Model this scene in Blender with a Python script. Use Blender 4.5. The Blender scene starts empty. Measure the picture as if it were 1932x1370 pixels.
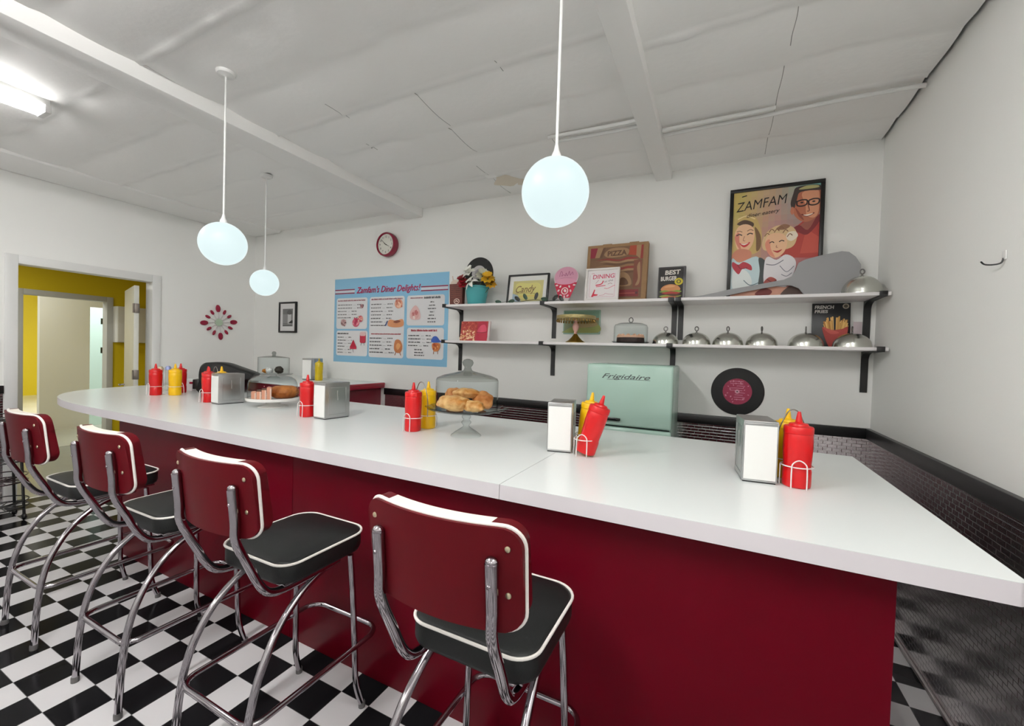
import bpy, bmesh, math, random
from mathutils import Matrix, Vector, noise
PI = math.pi
rnd = random.Random(7)
sc = bpy.context.scene
COL = sc.collection

# ------------------------------------------------------------------ camera, world, exposure
cd = bpy.data.cameras.new('camera'); cam = bpy.data.objects.new('camera', cd); COL.objects.link(cam)
cd.sensor_fit = 'HORIZONTAL'; cd.sensor_width = 36.0; cd.lens = 786.654 / 1932 * 36.0
cd.clip_start = 0.02; cd.clip_end = 100
YAW, PITCH, ROLL = -0.458144, -0.021939, 0.031432
def cam_matrix():
    cy, sy = math.cos(YAW), math.sin(YAW)
    f0 = Vector((sy, cy, 0)); r0 = Vector((cy, -sy, 0)); up = Vector((0, 0, 1))
    fw = math.cos(PITCH) * f0 + math.sin(PITCH) * up
    uc = -math.sin(PITCH) * f0 + math.cos(PITCH) * up
    r = math.cos(ROLL) * r0 + math.sin(ROLL) * uc
    u = -math.sin(ROLL) * r0 + math.cos(ROLL) * uc
    m = Matrix((r, u, -fw)).transposed().to_4x4()
    m.translation = (0, 0, 1.5744)
    return m
cam.matrix_world = cam_matrix()
sc.camera = cam
w = bpy.data.worlds.new('world'); sc.world = w; w.use_nodes = True
w.node_tree.nodes['Background'].inputs[0].default_value = (0.8, 0.9, 1.0, 1)
w.node_tree.nodes['Background'].inputs[1].default_value = 0.15
vs = sc.view_settings
vs.view_transform = 'Standard'; vs.look = 'None'; vs.gamma = 1.0; vs.use_curve_mapping = False
vs.exposure = 0.0
sc.cycles.max_bounces = 10; sc.cycles.diffuse_bounces = 6; sc.cycles.glossy_bounces = 5
sc.cycles.transparent_max_bounces = 24
sc.cycles.sample_clamp_indirect = 6.0

TUBE_STRENGTH = 107.0    # emission of the bare fluorescent tubes that light the room

# ------------------------------------------------------------------ materials
MATS = {}
def lin(c):
    return tuple(((x / 255) / 12.92 if x / 255 <= 0.04045 else ((x / 255 + 0.055) / 1.055) ** 2.4) for x in c)
def mat(name, rgb=(200, 200, 200), rough=0.5, metal=0.0, spec=0.5, coat=0.0, emit=None, estr=0.0, bump=None, vary=None, linear=None):
    """principled material; rgb as sRGB bytes. bump=(scale,strength), vary=(scale,amount) adds a soft noise to the colour"""
    if name in MATS: return MATS[name]
    m = bpy.data.materials.new(name); m.use_nodes = True
    nt = m.node_tree; b = nt.nodes['Principled BSDF']
    c = linear if linear else lin(rgb)
    b.inputs['Base Color'].default_value = (*c, 1)
    b.inputs['Roughness'].default_value = rough
    b.inputs['Metallic'].default_value = metal
    b.inputs['Specular IOR Level'].default_value = spec
    b.inputs['Coat Weight'].default_value = coat
    b.inputs['Coat Roughness'].default_value = 0.08
    if emit:
        b.inputs['Emission Color'].default_value = (*emit, 1); b.inputs['Emission Strength'].default_value = estr
    tc = nt.nodes.new('ShaderNodeTexCoord')
    if vary:
        n = nt.nodes.new('ShaderNodeTexNoise'); n.inputs['Scale'].default_value = vary[0]; n.inputs['Detail'].default_value = 4
        nt.links.new(tc.outputs['Object'], n.inputs['Vector'])
        r = nt.nodes.new('ShaderNodeValToRGB')
        a = vary[1]
        r.color_ramp.elements[0].position = 0.3; r.color_ramp.elements[1].position = 0.7
        r.color_ramp.elements[0].color = (*[x * (1 - a) for x in c], 1); r.color_ramp.elements[1].color = (*[min(1, x * (1 + a)) for x in c], 1)
        nt.links.new(n.outputs['Fac'], r.inputs['Fac']); nt.links.new(r.outputs['Color'], b.inputs['Base Color'])
    if bump:
        n = nt.nodes.new('ShaderNodeTexNoise'); n.inputs['Scale'].default_value = bump[0]; n.inputs['Detail'].default_value = 6
        nt.links.new(tc.outputs['Object'], n.inputs['Vector'])
        bp = nt.nodes.new('ShaderNodeBump'); bp.inputs['Strength'].default_value = bump[1]; bp.inputs['Distance'].default_value = 0.01
        nt.links.new(n.outputs['Fac'], bp.inputs['Height']); nt.links.new(bp.outputs['Normal'], b.inputs['Normal'])
    MATS[name] = m
    return m
def thin_glass(name, tint=(0.93, 0.96, 0.96), refl=1.0, rough=0.02):
    if name in MATS: return MATS[name]
    m = bpy.data.materials.new(name); m.use_nodes = True; nt = m.node_tree
    for n in list(nt.nodes):
        if n.type != 'OUTPUT_MATERIAL': nt.nodes.remove(n)
    out = [n for n in nt.nodes if n.type == 'OUTPUT_MATERIAL'][0]
    t = nt.nodes.new('ShaderNodeBsdfTransparent'); t.inputs[0].default_value = (*tint, 1)
    g = nt.nodes.new('ShaderNodeBsdfGlossy'); g.inputs['Roughness'].default_value = rough
    fw = nt.nodes.new('ShaderNodeLayerWeight'); fw.inputs['Blend'].default_value = 0.5
    pw = nt.nodes.new('ShaderNodeMath'); pw.operation = 'POWER'; pw.inputs[1].default_value = 4.0; nt.links.new(fw.outputs['Facing'], pw.inputs[0])
    mc = nt.nodes.new('ShaderNodeMix'); mc.data_type = 'RGBA'; nt.links.new(pw.outputs[0], mc.inputs[0])
    mc.inputs[6].default_value = (*tint, 1); mc.inputs[7].default_value = (*[x * 0.35 for x in tint], 1); nt.links.new(mc.outputs[2], t.inputs[0])
    lw = nt.nodes.new('ShaderNodeLayerWeight'); lw.inputs['Blend'].default_value = 0.16
    ge = nt.nodes.new('ShaderNodeNewGeometry'); iv = nt.nodes.new('ShaderNodeMath'); iv.operation = 'SUBTRACT'; iv.inputs[0].default_value = 1.0
    nt.links.new(ge.outputs['Backfacing'], iv.inputs[1]); m2 = nt.nodes.new('ShaderNodeMath'); m2.operation = 'MULTIPLY'
    mu = nt.nodes.new('ShaderNodeMath'); mu.operation = 'MULTIPLY'; mu.inputs[1].default_value = refl; mu.use_clamp = True
    mx = nt.nodes.new('ShaderNodeMixShader')
    nt.links.new(lw.outputs['Fresnel'], mu.inputs[0]); nt.links.new(mu.outputs[0], m2.inputs[0]); nt.links.new(iv.outputs[0], m2.inputs[1]); nt.links.new(m2.outputs[0], mx.inputs[0])
    nt.links.new(t.outputs[0], mx.inputs[1]); nt.links.new(g.outputs[0], mx.inputs[2]); nt.links.new(mx.outputs[0], out.inputs[0])
    MATS[name] = m
    return m
def node_math(nt, op, a, b=None):
    n = nt.nodes.new('ShaderNodeMath'); n.operation = op
    for i, v in enumerate((a, b)):
        if v is None: continue
        if isinstance(v, (int, float)): n.inputs[i].default_value = v
        else: nt.links.new(v, n.inputs[i])
    return n.outputs[0]
TILE = 0.16764; TOX = -2.99985; TOY = 0.69124
def checker_floor():
    m = mat('checker_tile', (220, 220, 220), 0.13, spec=0.05)
    nt = m.node_tree; b = nt.nodes['Principled BSDF']
    g = nt.nodes.new('ShaderNodeNewGeometry'); s = nt.nodes.new('ShaderNodeSeparateXYZ'); nt.links.new(g.outputs['Position'], s.inputs[0])
    u = node_math(nt, 'DIVIDE', node_math(nt, 'SUBTRACT', s.outputs[0], TOX), TILE)
    v = node_math(nt, 'DIVIDE', node_math(nt, 'SUBTRACT', s.outputs[1], TOY), TILE)
    k = node_math(nt, 'FLOORED_MODULO', node_math(nt, 'ADD', node_math(nt, 'FLOOR', u), node_math(nt, 'FLOOR', v)), 2.0)
    fu = node_math(nt, 'FRACT', u); fv = node_math(nt, 'FRACT', v)
    e = node_math(nt, 'MINIMUM', node_math(nt, 'MINIMUM', fu, node_math(nt, 'SUBTRACT', 1.0, fu)), node_math(nt, 'MINIMUM', fv, node_math(nt, 'SUBTRACT', 1.0, fv)))
    gr = node_math(nt, 'LESS_THAN', e, 0.006)
    mix = nt.nodes.new('ShaderNodeMix'); mix.data_type = 'RGBA'
    nt.links.new(k, mix.inputs[0]); mix.inputs[6].default_value = (0.66, 0.65, 0.66, 1); mix.inputs[7].default_value = (0.008, 0.008, 0.009, 1)
    mx2 = nt.nodes.new('ShaderNodeMix'); mx2.data_type = 'RGBA'
    nt.links.new(gr, mx2.inputs[0]); nt.links.new(mix.outputs[2], mx2.inputs[6]); mx2.inputs[7].default_value = (0.12, 0.12, 0.12, 1)
    nt.links.new(mx2.outputs[2], b.inputs['Base Color'])
    n = nt.nodes.new('ShaderNodeTexNoise'); n.inputs['Scale'].default_value = 3.0
    nt.links.new(g.outputs['Position'], n.inputs['Vector'])
    nt.links.new(node_math(nt, 'ADD', node_math(nt, 'MULTIPLY', n.outputs['Fac'], 0.12), 0.1), b.inputs['Roughness'])
    return m
def tin_panel():
    """dark embossed metal wainscot: small brick-like dimples that catch and smear reflections"""
    m = mat('embossed_tin', (112, 104, 106), 0.17, 1.0)
    nt = m.node_tree; b = nt.nodes['Principled BSDF']
    g = nt.nodes.new('ShaderNodeNewGeometry'); s = nt.nodes.new('ShaderNodeSeparateXYZ'); nt.links.new(g.outputs['Position'], s.inputs[0])
    c = nt.nodes.new('ShaderNodeCombineXYZ')
    nt.links.new(node_math(nt, 'ADD', s.outputs[0], s.outputs[1]), c.inputs[0]); nt.links.new(s.outputs[2], c.inputs[1])
    br = nt.nodes.new('ShaderNodeTexBrick'); nt.links.new(c.outputs[0], br.inputs['Vector'])
    br.inputs['Scale'].default_value = 1.0; br.inputs['Brick Width'].default_value = 0.056; br.inputs['Row Height'].default_value = 0.024
    br.inputs['Mortar Size'].default_value = 0.0022; br.inputs['Mortar Smooth'].default_value = 0.9
    br.inputs['Color1'].default_value = (1, 1, 1, 1); br.inputs['Color2'].default_value = (0.9, 0.9, 0.9, 1); br.inputs['Mortar'].default_value = (0, 0, 0, 1)
    n = nt.nodes.new('ShaderNodeTexNoise'); n.inputs['Scale'].default_value = 14.0; nt.links.new(g.outputs['Position'], n.inputs['Vector'])
    hh = node_math(nt, 'ADD', br.outputs['Color'], node_math(nt, 'MULTIPLY', n.outputs['Fac'], 1.3))
    bp = nt.nodes.new('ShaderNodeBump'); bp.inputs['Strength'].default_value = 0.3; bp.inputs['Distance'].default_value = 0.003
    nt.links.new(hh, bp.inputs['Height']); nt.links.new(bp.outputs['Normal'], b.inputs['Normal'])
    r = nt.nodes.new('ShaderNodeValToRGB'); r.color_ramp.elements[0].color = (0.30, 0.28, 0.285, 1); r.color_ramp.elements[1].color = (0.82, 0.78, 0.79, 1)
    nt.links.new(br.outputs['Color'], r.inputs['Fac']); nt.links.new(r.outputs['Color'], b.inputs['Base Color'])
    return m
def brushed(name, rgb, rough=0.32):
    m = mat(name, rgb, rough, 1.0)
    nt = m.node_tree; b = nt.nodes['Principled BSDF']
    if 'brushed' in [n.label for n in nt.nodes]: return m
    tc = nt.nodes.new('ShaderNodeTexCoord'); mp = nt.nodes.new('ShaderNodeMapping'); mp.label = 'brushed'
    mp.inputs['Scale'].default_value = (220, 220, 6); nt.links.new(tc.outputs['Object'], mp.inputs[0])
    n = nt.nodes.new('ShaderNodeTexNoise'); n.inputs['Scale'].default_value = 1.0; nt.links.new(mp.outputs[0], n.inputs['Vector'])
    bp = nt.nodes.new('ShaderNodeBump'); bp.inputs['Strength'].default_value = 0.12; bp.inputs['Distance'].default_value = 0.002
    nt.links.new(n.outputs['Fac'], bp.inputs['Height']); nt.links.new(bp.outputs['Normal'], b.inputs['Normal'])
    return m

WALL = mat('wall_paint', (236, 236, 233), 0.6, spec=0.25, bump=(60, 0.05))
CEIL = mat('ceiling_sheet', (240, 239, 237), 0.75, spec=0.2, bump=(25, 0.15))
TRIMW = mat('white_trim', (222, 222, 220), 0.4)
LAM = mat('white_laminate', (234, 239, 238), 0.25, spec=0.5)
LAME = mat('laminate_shaded', (222, 217, 221), 0.4)  # white laminate, greyed by the shade on the counter edge
REDP = mat('crimson_panel', rough=0.36, spec=0.08, linear=(0.09, 0.0012, 0.0065))
CHROME = mat('chrome', (178, 173, 178), 0.1, 1.0)
STEEL = brushed('brushed_steel', (190, 190, 190), 0.3)
STEEL2 = mat('cloche_steel', (206, 207, 200), 0.22, 1.0)
BLACKV = mat('black_vinyl', (23, 25, 25), 0.42, spec=0.3, bump=(300, 0.1))
REDV = mat('red_vinyl', rough=0.4, spec=0.1, linear=(0.082, 0.003, 0.006))
WHITEV = mat('white_vinyl', (236, 230, 218), 0.4)
PIPE = mat('white_piping', (240, 236, 230), 0.35)
BLACKP = mat('black_paint', (16, 16, 17), 0.4)
BLACKM = mat('black_plastic', (14, 14, 15), 0.22)
KRED = mat('ketchup_red', (198, 12, 18), 0.3, spec=0.5)
KYEL = mat('mustard_yellow', (238, 188, 3), 0.3, spec=0.5)
WIREW = mat('white_wire', (235, 232, 230), 0.25)
NAPK = mat('paper_napkin', (240, 240, 237), 0.8)
SHELF = mat('shelf_white', (234, 230, 230), 0.4)
GLASS = thin_glass('clear_glass')
GLASSD = thin_glass('smoky_glass_top', (0.74, 0.76, 0.74))
GLASSG = thin_glass('green_glass', (0.80, 0.90, 0.87), 1.0)
YELW = mat('yellow_wall', (212, 186, 8), 0.6)
CONC = mat('polished_concrete', (150, 152, 142), 0.22, vary=(1.2, 0.08))
CONCL = mat('pale_polished_concrete', (196, 196, 184), 0.2, vary=(1.2, 0.05))
MINT = mat('mint_enamel', (176, 206, 193), 0.16, spec=0.55)
TIN = tin_panel()
GOLD = mat('gold_metal', (176, 150, 78), 0.28, 1.0)
CARD = mat('kraft_card', (150, 118, 84), 0.8, vary=(30, 0.06))
GREY = mat('grey_board', (152, 152, 153), 0.5)
GLOBE = mat('lit_globe', (60, 64, 64), 0.4, spec=0.2, emit=(0.79, 0.945, 0.955), estr=0.94)
TUBES = {k: mat('lit_tube_%d' % (k * 100), (255, 255, 255), 0.4, emit=(1.0, 0.99, 0.972), estr=TUBE_STRENGTH * k) for k in (0.32, 0.5, 0.6, 1.5)}

# ------------------------------------------------------------------ mesh builder
class MB:
    def __init__(s): s.bm = bmesh.new(); s.mi = 0; s.M = Matrix.Identity(4)
    def _v(s, p): return s.bm.verts.new(s.M @ Vector(p))
    def _f(s, vs):
        try: f = s.bm.faces.new(vs)
        except ValueError: return None
        f.material_index = s.mi; f.smooth = True
        return f
    def box(s, x0, x1, y0, y1, z0, z1, bev=0.0, seg=2):
        t = bmesh.new(); bmesh.ops.create_cube(t, size=1)
        for v in t.verts: v.co = Vector(((x0 + x1) / 2 + v.co.x * (x1 - x0), (y0 + y1) / 2 + v.co.y * (y1 - y0), (z0 + z1) / 2 + v.co.z * (z1 - z0)))
        if bev > 0: bmesh.ops.bevel(t, geom=list(t.edges), offset=bev, segments=seg, profile=0.5, affect='EDGES')
        s.merge(t); return s
    def merge(s, t, M=None):
        A = s.M @ M if M is not None else s.M
        d = {v: s.bm.verts.new(A @ v.co) for v in t.verts}
        for f in t.faces: s._f([d[v] for v in f.verts])
        t.free()
    def loft(s, rings, close=True, cap0=True, cap1=True):
        R = [[s._v(p) for p in r] for r in rings]; n = len(R[0])
        for a, b in zip(R, R[1:]):
            for i in range(n if close else n - 1):
                j = (i + 1) % n; s._f([a[i], a[j], b[j], b[i]])
        if cap0: s._f(R[0][::-1])
        if cap1: s._f(R[-1])
        return s
    def lathe(s, prof, c=(0, 0, 0), seg=28, cap0=False, cap1=False, sy=1.0):
        rings = []
        for r, z in prof:
            r = max(r, 1e-4)
            rings.append([(c[0] + r * math.cos(2 * PI * i / seg), c[1] + sy * r * math.sin(2 * PI * i / seg), c[2] + z) for i in range(seg)])
        return s.loft(rings, True, cap0, cap1)
    def tube(s, pts, r, seg=10, closed=False, cap=True):
        P = [Vector(p) for p in pts]; n = len(P); rings = []; prev = None
        for i in range(n):
            if closed: t = (P[(i + 1) % n] - P[i - 1])
            else: t = P[min(i + 1, n - 1)] - P[max(i - 1, 0)]
            t.normalize()
            if prev is None:
                a = Vector((0, 0, 1)) if abs(t.z) < 0.9 else Vector((1, 0, 0))
                u = t.cross(a).normalized()
            else: u = (prev - t * prev.dot(t)).normalized()
            prev = u; v = t.cross(u)
            rr = r[i] if isinstance(r, (list, tuple)) else r
            rings.append([P[i] + u * rr * math.cos(2 * PI * k / seg) + v * rr * math.sin(2 * PI * k / seg) for k in range(seg)])
        if closed: rings.append(rings[0]); return s.loft(rings, True, False, False)
        return s.loft(rings, True, cap, cap)
    def prism(s, poly, h0, h1, axis='z'):
        """extrude a 2-D outline; axis z: (x,y) outline; axis y: (x,z) outline from y=h0 to h1; axis x: (y,z)"""
        f = {'z': lambda a, b, h: (a, b, h), 'y': lambda a, b, h: (a, h, b), 'x': lambda a, b, h: (h, a, b)}[axis]
        return s.loft([[f(a, b, h0) for a, b in poly], [f(a, b, h1) for a, b in poly]])
    def ell(s, c, r, seg=16, rings=10, M=None):
        t = bmesh.new(); bmesh.ops.create_uvsphere(t, u_segments=seg, v_segments=rings, radius=1)
        for v in t.verts: v.co = Vector((c[0] + v.co.x * r[0], c[1] + v.co.y * r[1], c[2] + v.co.z * r[2]))
        s.merge(t, M); return s
    def build(s, name, mats, parent=None, sharp=35, loc=None):
        bmesh.ops.recalc_face_normals(s.bm, faces=list(s.bm.faces))
        me = bpy.data.meshes.new(name); s.bm.to_mesh(me); s.bm.free()
        for m in (mats if isinstance(mats, (list, tuple)) else [mats]): me.materials.append(m)
        me.set_sharp_from_angle(angle=math.radians(sharp))
        o = bpy.data.objects.new(name, me); COL.objects.link(o)
        if parent: o.parent = parent
        if loc: o.location = loc
        return o
def crom(pts, n=6, closed=False):
    P = [Vector(p) for p in pts]; out = []; N = len(P)
    for i in range(N if closed else N - 1):
        if closed: a, b, c, d = P[i - 1], P[i], P[(i + 1) % N], P[(i + 2) % N]
        else: a, b, c, d = P[max(i - 1, 0)], P[i], P[i + 1], P[min(i + 2, N - 1)]
        for k in range(n):
            t = k / n
            out.append(0.5 * ((2 * b) + (c - a) * t + (2 * a - 5 * b + 4 * c - d) * t * t + (3 * b - a - 3 * c + d) * t ** 3))
    if not closed: out.append(P[-1])
    return out
def rrect(hx, hy, r, n=6, cx=0, cy=0):
    out = []
    for sx, sy, a0 in ((1, 1, 0), (-1, 1, 90), (-1, -1, 180), (1, -1, 270)):
        for k in range(n + 1):
            a = math.radians(a0 + 90 * k / n)
            out.append((cx + sx * (hx - r) + r * math.cos(a), cy + sy * (hy - r) + r * math.sin(a)))
    return out
def tag(o, label=None, cat=None, group=None, kind=None):
    for k, v in (('label', label), ('category', cat), ('group', group), ('kind', kind)):
        if v: o[k] = v
    return o
def empty(name, loc, label, cat, group=None, rz=0.0, rot=None):
    o = bpy.data.objects.new(name, None); COL.objects.link(o); o.location = loc
    o.rotation_euler = rot if rot else (0, 0, rz); o.empty_display_size = 0.1
    return tag(o, label, cat, group)
def struct(o): o['kind'] = 'structure'; return o
def copy_tree(o, loc=None, rz=None, label=None, parent=None):
    c = o.copy(); COL.objects.link(c)
    if parent: c.parent = parent
    if loc is not None: c.location = loc
    if rz is not None: c.rotation_euler = (0, 0, rz)
    if label: c['label'] = label
    for ch in list(o.children): copy_tree(ch, parent=c)
    return c

# --- flat art on panels. Panel-local frame: x right, z up, printed face towards -y
class Art:
    """layers of flat ink on a panel, each a hair in front of the last"""
    def __init__(s, y=-0.0006, step=0.00004): s.mb = MB(); s.mats = []; s.y = y; s.step = step
    def m(s, rgb):
        k = 'ink_%d_%d_%d' % rgb
        mm = mat(k, rgb, 0.55)
        if mm not in s.mats: s.mats.append(mm)
        return s.mats.index(mm)
    def poly(s, pts, rgb):
        s.mb.mi = s.m(rgb); s.y -= s.step
        if len(pts) > 2:
            f = s.mb._f([s.mb._v((a, s.y, b)) for a, b in pts])
        return s
    def spoly(s, pts, rgb, n=4):
        return s.poly([(p.x, p.y) for p in crom([(a, b, 0) for a, b in pts], n, True)], rgb)
    def ell(s, x, z, rx, rz, rgb, rot=0, n=20):
        c, q = math.cos(rot), math.sin(rot)
        return s.poly([(x + rx * math.cos(t) * c - rz * math.sin(t) * q, z + rx * math.cos(t) * q + rz * math.sin(t) * c) for t in [2 * PI * i / n for i in range(n)]], rgb)
    def rect(s, x0, x1, z0, z1, rgb): return s.poly([(x0, z0), (x1, z0), (x1, z1), (x0, z1)], rgb)
    def rr(s, x0, x1, z0, z1, r, rgb): return s.poly(rrect((x1 - x0) / 2, (z1 - z0) / 2, r, 4, (x0 + x1) / 2, (z0 + z1) / 2), rgb)
    def line(s, pts, wd, rgb, smooth=True):
        P = [Vector((a, b, 0)) for a, b in pts]
        if smooth and len(P) > 2: P = crom(P, 4)
        s.mb.mi = s.m(rgb); s.y -= s.step
        L, R = [], []
        for i, p in enumerate(P):
            t = (P[min(i + 1, len(P) - 1)] - P[max(i - 1, 0)]); t = t.normalized() if t.length > 1e-9 else Vector((1, 0, 0))
            nn = Vector((-t.y, t.x, 0)) * wd / 2
            L.append(s.mb._v(((p + nn).x, s.y, (p + nn).y))); R.append(s.mb._v(((p - nn).x, s.y, (p - nn).y)))
        for i in range(len(P) - 1): s.mb._f([L[i], L[i + 1], R[i + 1], R[i]])
        return s
    def text(s, t, x, z, size, rgb, shear=0.0, width=None, rot=0.0, bold=0.0, align='LEFT'):
        cu = bpy.data.curves.new('t', 'FONT'); cu.body = t; cu.size = size; cu.shear = shear; cu.offset = bold; cu.align_x = align
        cu.resolution_u = 3
        o = bpy.data.objects.new('t', cu); COL.objects.link(o)
        dg = bpy.context.evaluated_depsgraph_get(); dg.update()
        me = bpy.data.meshes.new_from_object(o.evaluated_get(dg))
        bpy.data.objects.remove(o); bpy.data.curves.remove(cu)
        xs = [v.co.x for v in me.vertices]
        k = width / (max(xs) - min(xs)) if width and xs else 1.0
        s.mb.mi = s.m(rgb); s.y -= s.step
        c, q = math.cos(rot), math.sin(rot)
        V = [s.mb._v((x + v.co.x * k * c - v.co.y * q, s.y, z + v.co.x * k * q + v.co.y * c)) for v in me.vertices]
        for p in me.polygons: s.mb._f([V[i] for i in p.vertices])
        bpy.data.meshes.remove(me)
        return s
    def words(s, x0, x1, z, h, rgb, seed=0, gap=0.25):
        """a line of small print too fine to read: a run of letter-sized strokes"""
        r = random.Random(seed); x = x0; st, s.step = s.step, 0.0
        while x < x1:
            wl = r.randint(3, 7)
            for _ in range(wl):
                if x > x1: break
                cw = h * r.uniform(0.4, 0.6)
                s.rect(x, x + cw * 0.75, z, z + h * r.uniform(0.7, 1.0), rgb); x += cw
            x += h * gap * 2
        s.step = st
        return s
    def build(s, name, parent): return s.mb.build(name, s.mats, parent, 60)

# ================================================================== ROOM
RX, BY, LX, FY0, CZ = 0.985, 3.77, -6.04, -4.6, 3.18
ZT = 1.0725
m = MB(); m.box(LX - 0.02, RX + 0.1, FY0, BY + 0.1, -0.08, 0.0); struct(m.build('floor', checker_floor()))

m = MB(); m.box(LX - 0.1, RX + 0.1, BY, BY + 0.1, 0, 3.5); struct(m.build('wall_back', WALL))
m = MB(); m.box(RX, RX + 0.1, FY0, BY + 0.1, 0, 3.5); struct(m.build('wall_right', WALL))
m = MB(); m.box(LX - 0.1, RX + 0.1, FY0 - 0.1, FY0, 0, 3.5); struct(m.build('wall_front', WALL))
DY0, DY1, DZ = 1.49, 2.545, 2.29
m = MB(); m.box(LX - 0.139, LX, FY0, DY0 - 0.03, 0, 3.5); m.box(LX - 0.139, LX, DY1 + 0.03, BY + 0.1, 0, 3.5); m.box(LX - 0.139, LX, DY0 - 0.03, DY1 + 0.03, DZ + 0.03, 3.5)
struct(m.build('wall_left', WALL))
# unseen black slab added over the sagging sheets, keeps the edge gap dark
m = MB(); m.box(-6.3, RX + 0.1, FY0, BY + 0.1, 3.3, 3.42); struct(m.build('ceiling_blackout', BLACKP))
# ceiling: white sheets lapped every 0.41 m across the beams, hand-taped, slightly sagging
def seamlist(bay):
    return {0: [0.39 + 0.415 * i for i in range(-13, 9)], 1: [0.38 + 0.417 * i for i in range(-13, 9)], 2: [0.56 + 0.417 * i for i in range(-13, 9)]}[bay]
def ceil_z(x, y, bay, x0, x1):
    S = seamlist(bay)
    a = max([q for q in S if q <= y], default=S[0]); t = (y - a) / 0.416
    sag = -0.016 * math.sin(PI * min(max(t, 0), 1)) ** 0.7 - 0.010 * t
    near = min(abs(y - q) for q in S)
    wr = noise.noise(Vector((x * 7, y * 3, bay * 7.1))) * 0.016 * math.exp(-(near / 0.05) ** 2)
    big = noise.noise(Vector((x * 0.8, y * 1.1, 3 + bay))) * 0.008
    lump = 0
    for q in S:
        if abs(y - q) < 0.12: lump -= 0.024 * (0.5 + 0.9 * max(0, noise.noise(Vector((x * 1.3, q * 2.1, 9))))) * math.exp(-((y - q - 0.012 * noise.noise(Vector((x * 4, q, 2)))) / 0.010) ** 2)
    edge = -0.03 * math.exp(-(RX - x) / 0.08) if bay == 2 else 0
    return CZ + sag + wr + big + lump + edge * (0.5 + noise.noise(Vector((y * 2.5, 1, 1))))
def ceil_bay(bay, x0, x1):
    m = MB(); xs = []; ny = 330; nx = max(12, int((x1 - x0) / 0.05)); y0, y1 = (FY0, BY)
    ys = [y0 + (y1 - y0) * j / ny for j in range(ny + 1)]
    ys = [y for y in ys if y < 0.4 and ys.index(y) % 4 == 0 or y >= 0.4]
    R = [[m._v((x0 + (x1 - x0) * i / nx, y, ceil_z(x0 + (x1 - x0) * i / nx, y, bay, x0, x1))) for i in range(nx + 1)] for y in ys]
    for a, b in zip(R, R[1:]):
        for i in range(nx): m._f([a[i], a[i + 1], b[i + 1], b[i]])
    return m
for bay, x0, x1 in ((0, LX, -3.1), (1, -3.2, -0.44), (2, -0.5, RX - 0.018)):
    o = ceil_bay(bay, x0, x1).build('ceiling', CEIL, None, 80); struct(o)
# beams and, last, a black shade strip
m = MB(); m.box(-3.27, -3.03, FY0, BY - 0.002, 3.075, 3.28, 0.012); struct(m.build('trim_1', CEIL))
m = MB(); m.box(-0.535, -0.405, FY0, BY - 0.002, 3.09, 3.28, 0.008); struct(m.build('trim_2', CEIL))
m = MB(); m.box(LX + 0.001, -5.47, FY0, BY - 0.002, 3.135, 3.28, 0.03); struct(m.build('trim_3', CEIL))
m = MB(); m.box(0.93, 0.97, FY0, BY - 0.002, 3.215, 3.28); struct(m.build('trim_4', BLACKP))  # black strip draws the shadow line where the sheets meet the right wall
# wrinkled tape strips and cut lines on the sheets
def crack(pts, wd=0.004):
    m = MB(); m.tube(pts, wd, 5); return m
for i, (x, ya, yb, bay) in enumerate(((-1.75, 2.05, 2.45, 1), (-1.78, 2.47, 2.9, 1), (-1.9, 3.05, 3.7, 1), (0.265, 2.26, 2.5, 2), (0.26, 2.66, 3.05, 2), (0.262, 3.12, 3.72, 2), (-2.35, 1.9, 2.1, 1), (-1.15, 2.0, 2.1, 1), (-2.5, 2.4, 2.52, 1), (-1.16, 2.85, 2.96, 1))):
    pts = [(x + (0.002 * math.sin(7 * t)), ya + (yb - ya) * t, ceil_z(x, ya + (yb - ya) * t, bay, 0, 0) + 0.0006) for t in [k / 10 for k in range(11)]]
    struct(crack(pts, 0.0021).build('trim_%d' % (5 + i), mat('crack_shadow', (150, 149, 146), 0.9)))
# pale brown water stain beside the back wall
m = MB()
for k, (cx, cy, rx, ry) in enumerate(((-1.80, 3.42, 0.13, 0.10), (-1.66, 3.50, 0.08, 0.06))):
    pts = [(cx + rx * (1 + 0.25 * math.sin(3 * a + k)) * math.cos(a), cy + ry * (1 + 0.2 * math.cos(4 * a)) * math.sin(a)) for a in [2 * PI * i / 18 for i in range(18)]]
    c = m._v((cx, cy, ceil_z(cx, cy, 1, 0, 0) - 0.002)); V = [m._v((x, y, ceil_z(x, y, 1, 0, 0) - 0.002)) for x, y in pts]
    for i in range(18): m._f([c, V[i], V[(i + 1) % 18]])
struct(m.build('trim_20', mat('water_stain', (224, 214, 198), 0.8)))
# conduits along the sheet joints
def conduit(x0, x1, y, label, dz=0.0):
    m = MB(); pts = []
    for k in range(25):
        x = x0 + (x1 - x0) * k / 24
        pts.append((x, y + 0.006 * math.sin(x * 7), CZ - 0.045 + dz + 0.004 * math.sin(x * 3.3)))
    m.tube(pts, 0.013, 10); tag(m.build('ceiling_conduit', TRIMW), label, 'pipe', 'white conduits under the ceiling')
conduit(-0.40, 0.975, 3.09, 'white conduit under the ceiling running into the right wall above the poster')
conduit(-0.40, 0.26, 3.02, 'shorter white conduit right beside the long one, right of the narrow ceiling beam')
conduit(-1.12, -0.54, 2.90, 'white conduit over the counter, left of the narrow beam, nearer the back wall', 0.004)
conduit(-1.16, -0.54, 2.83, 'white conduit over the counter, left of the narrow beam, farther from the back wall', 0.006)

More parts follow.
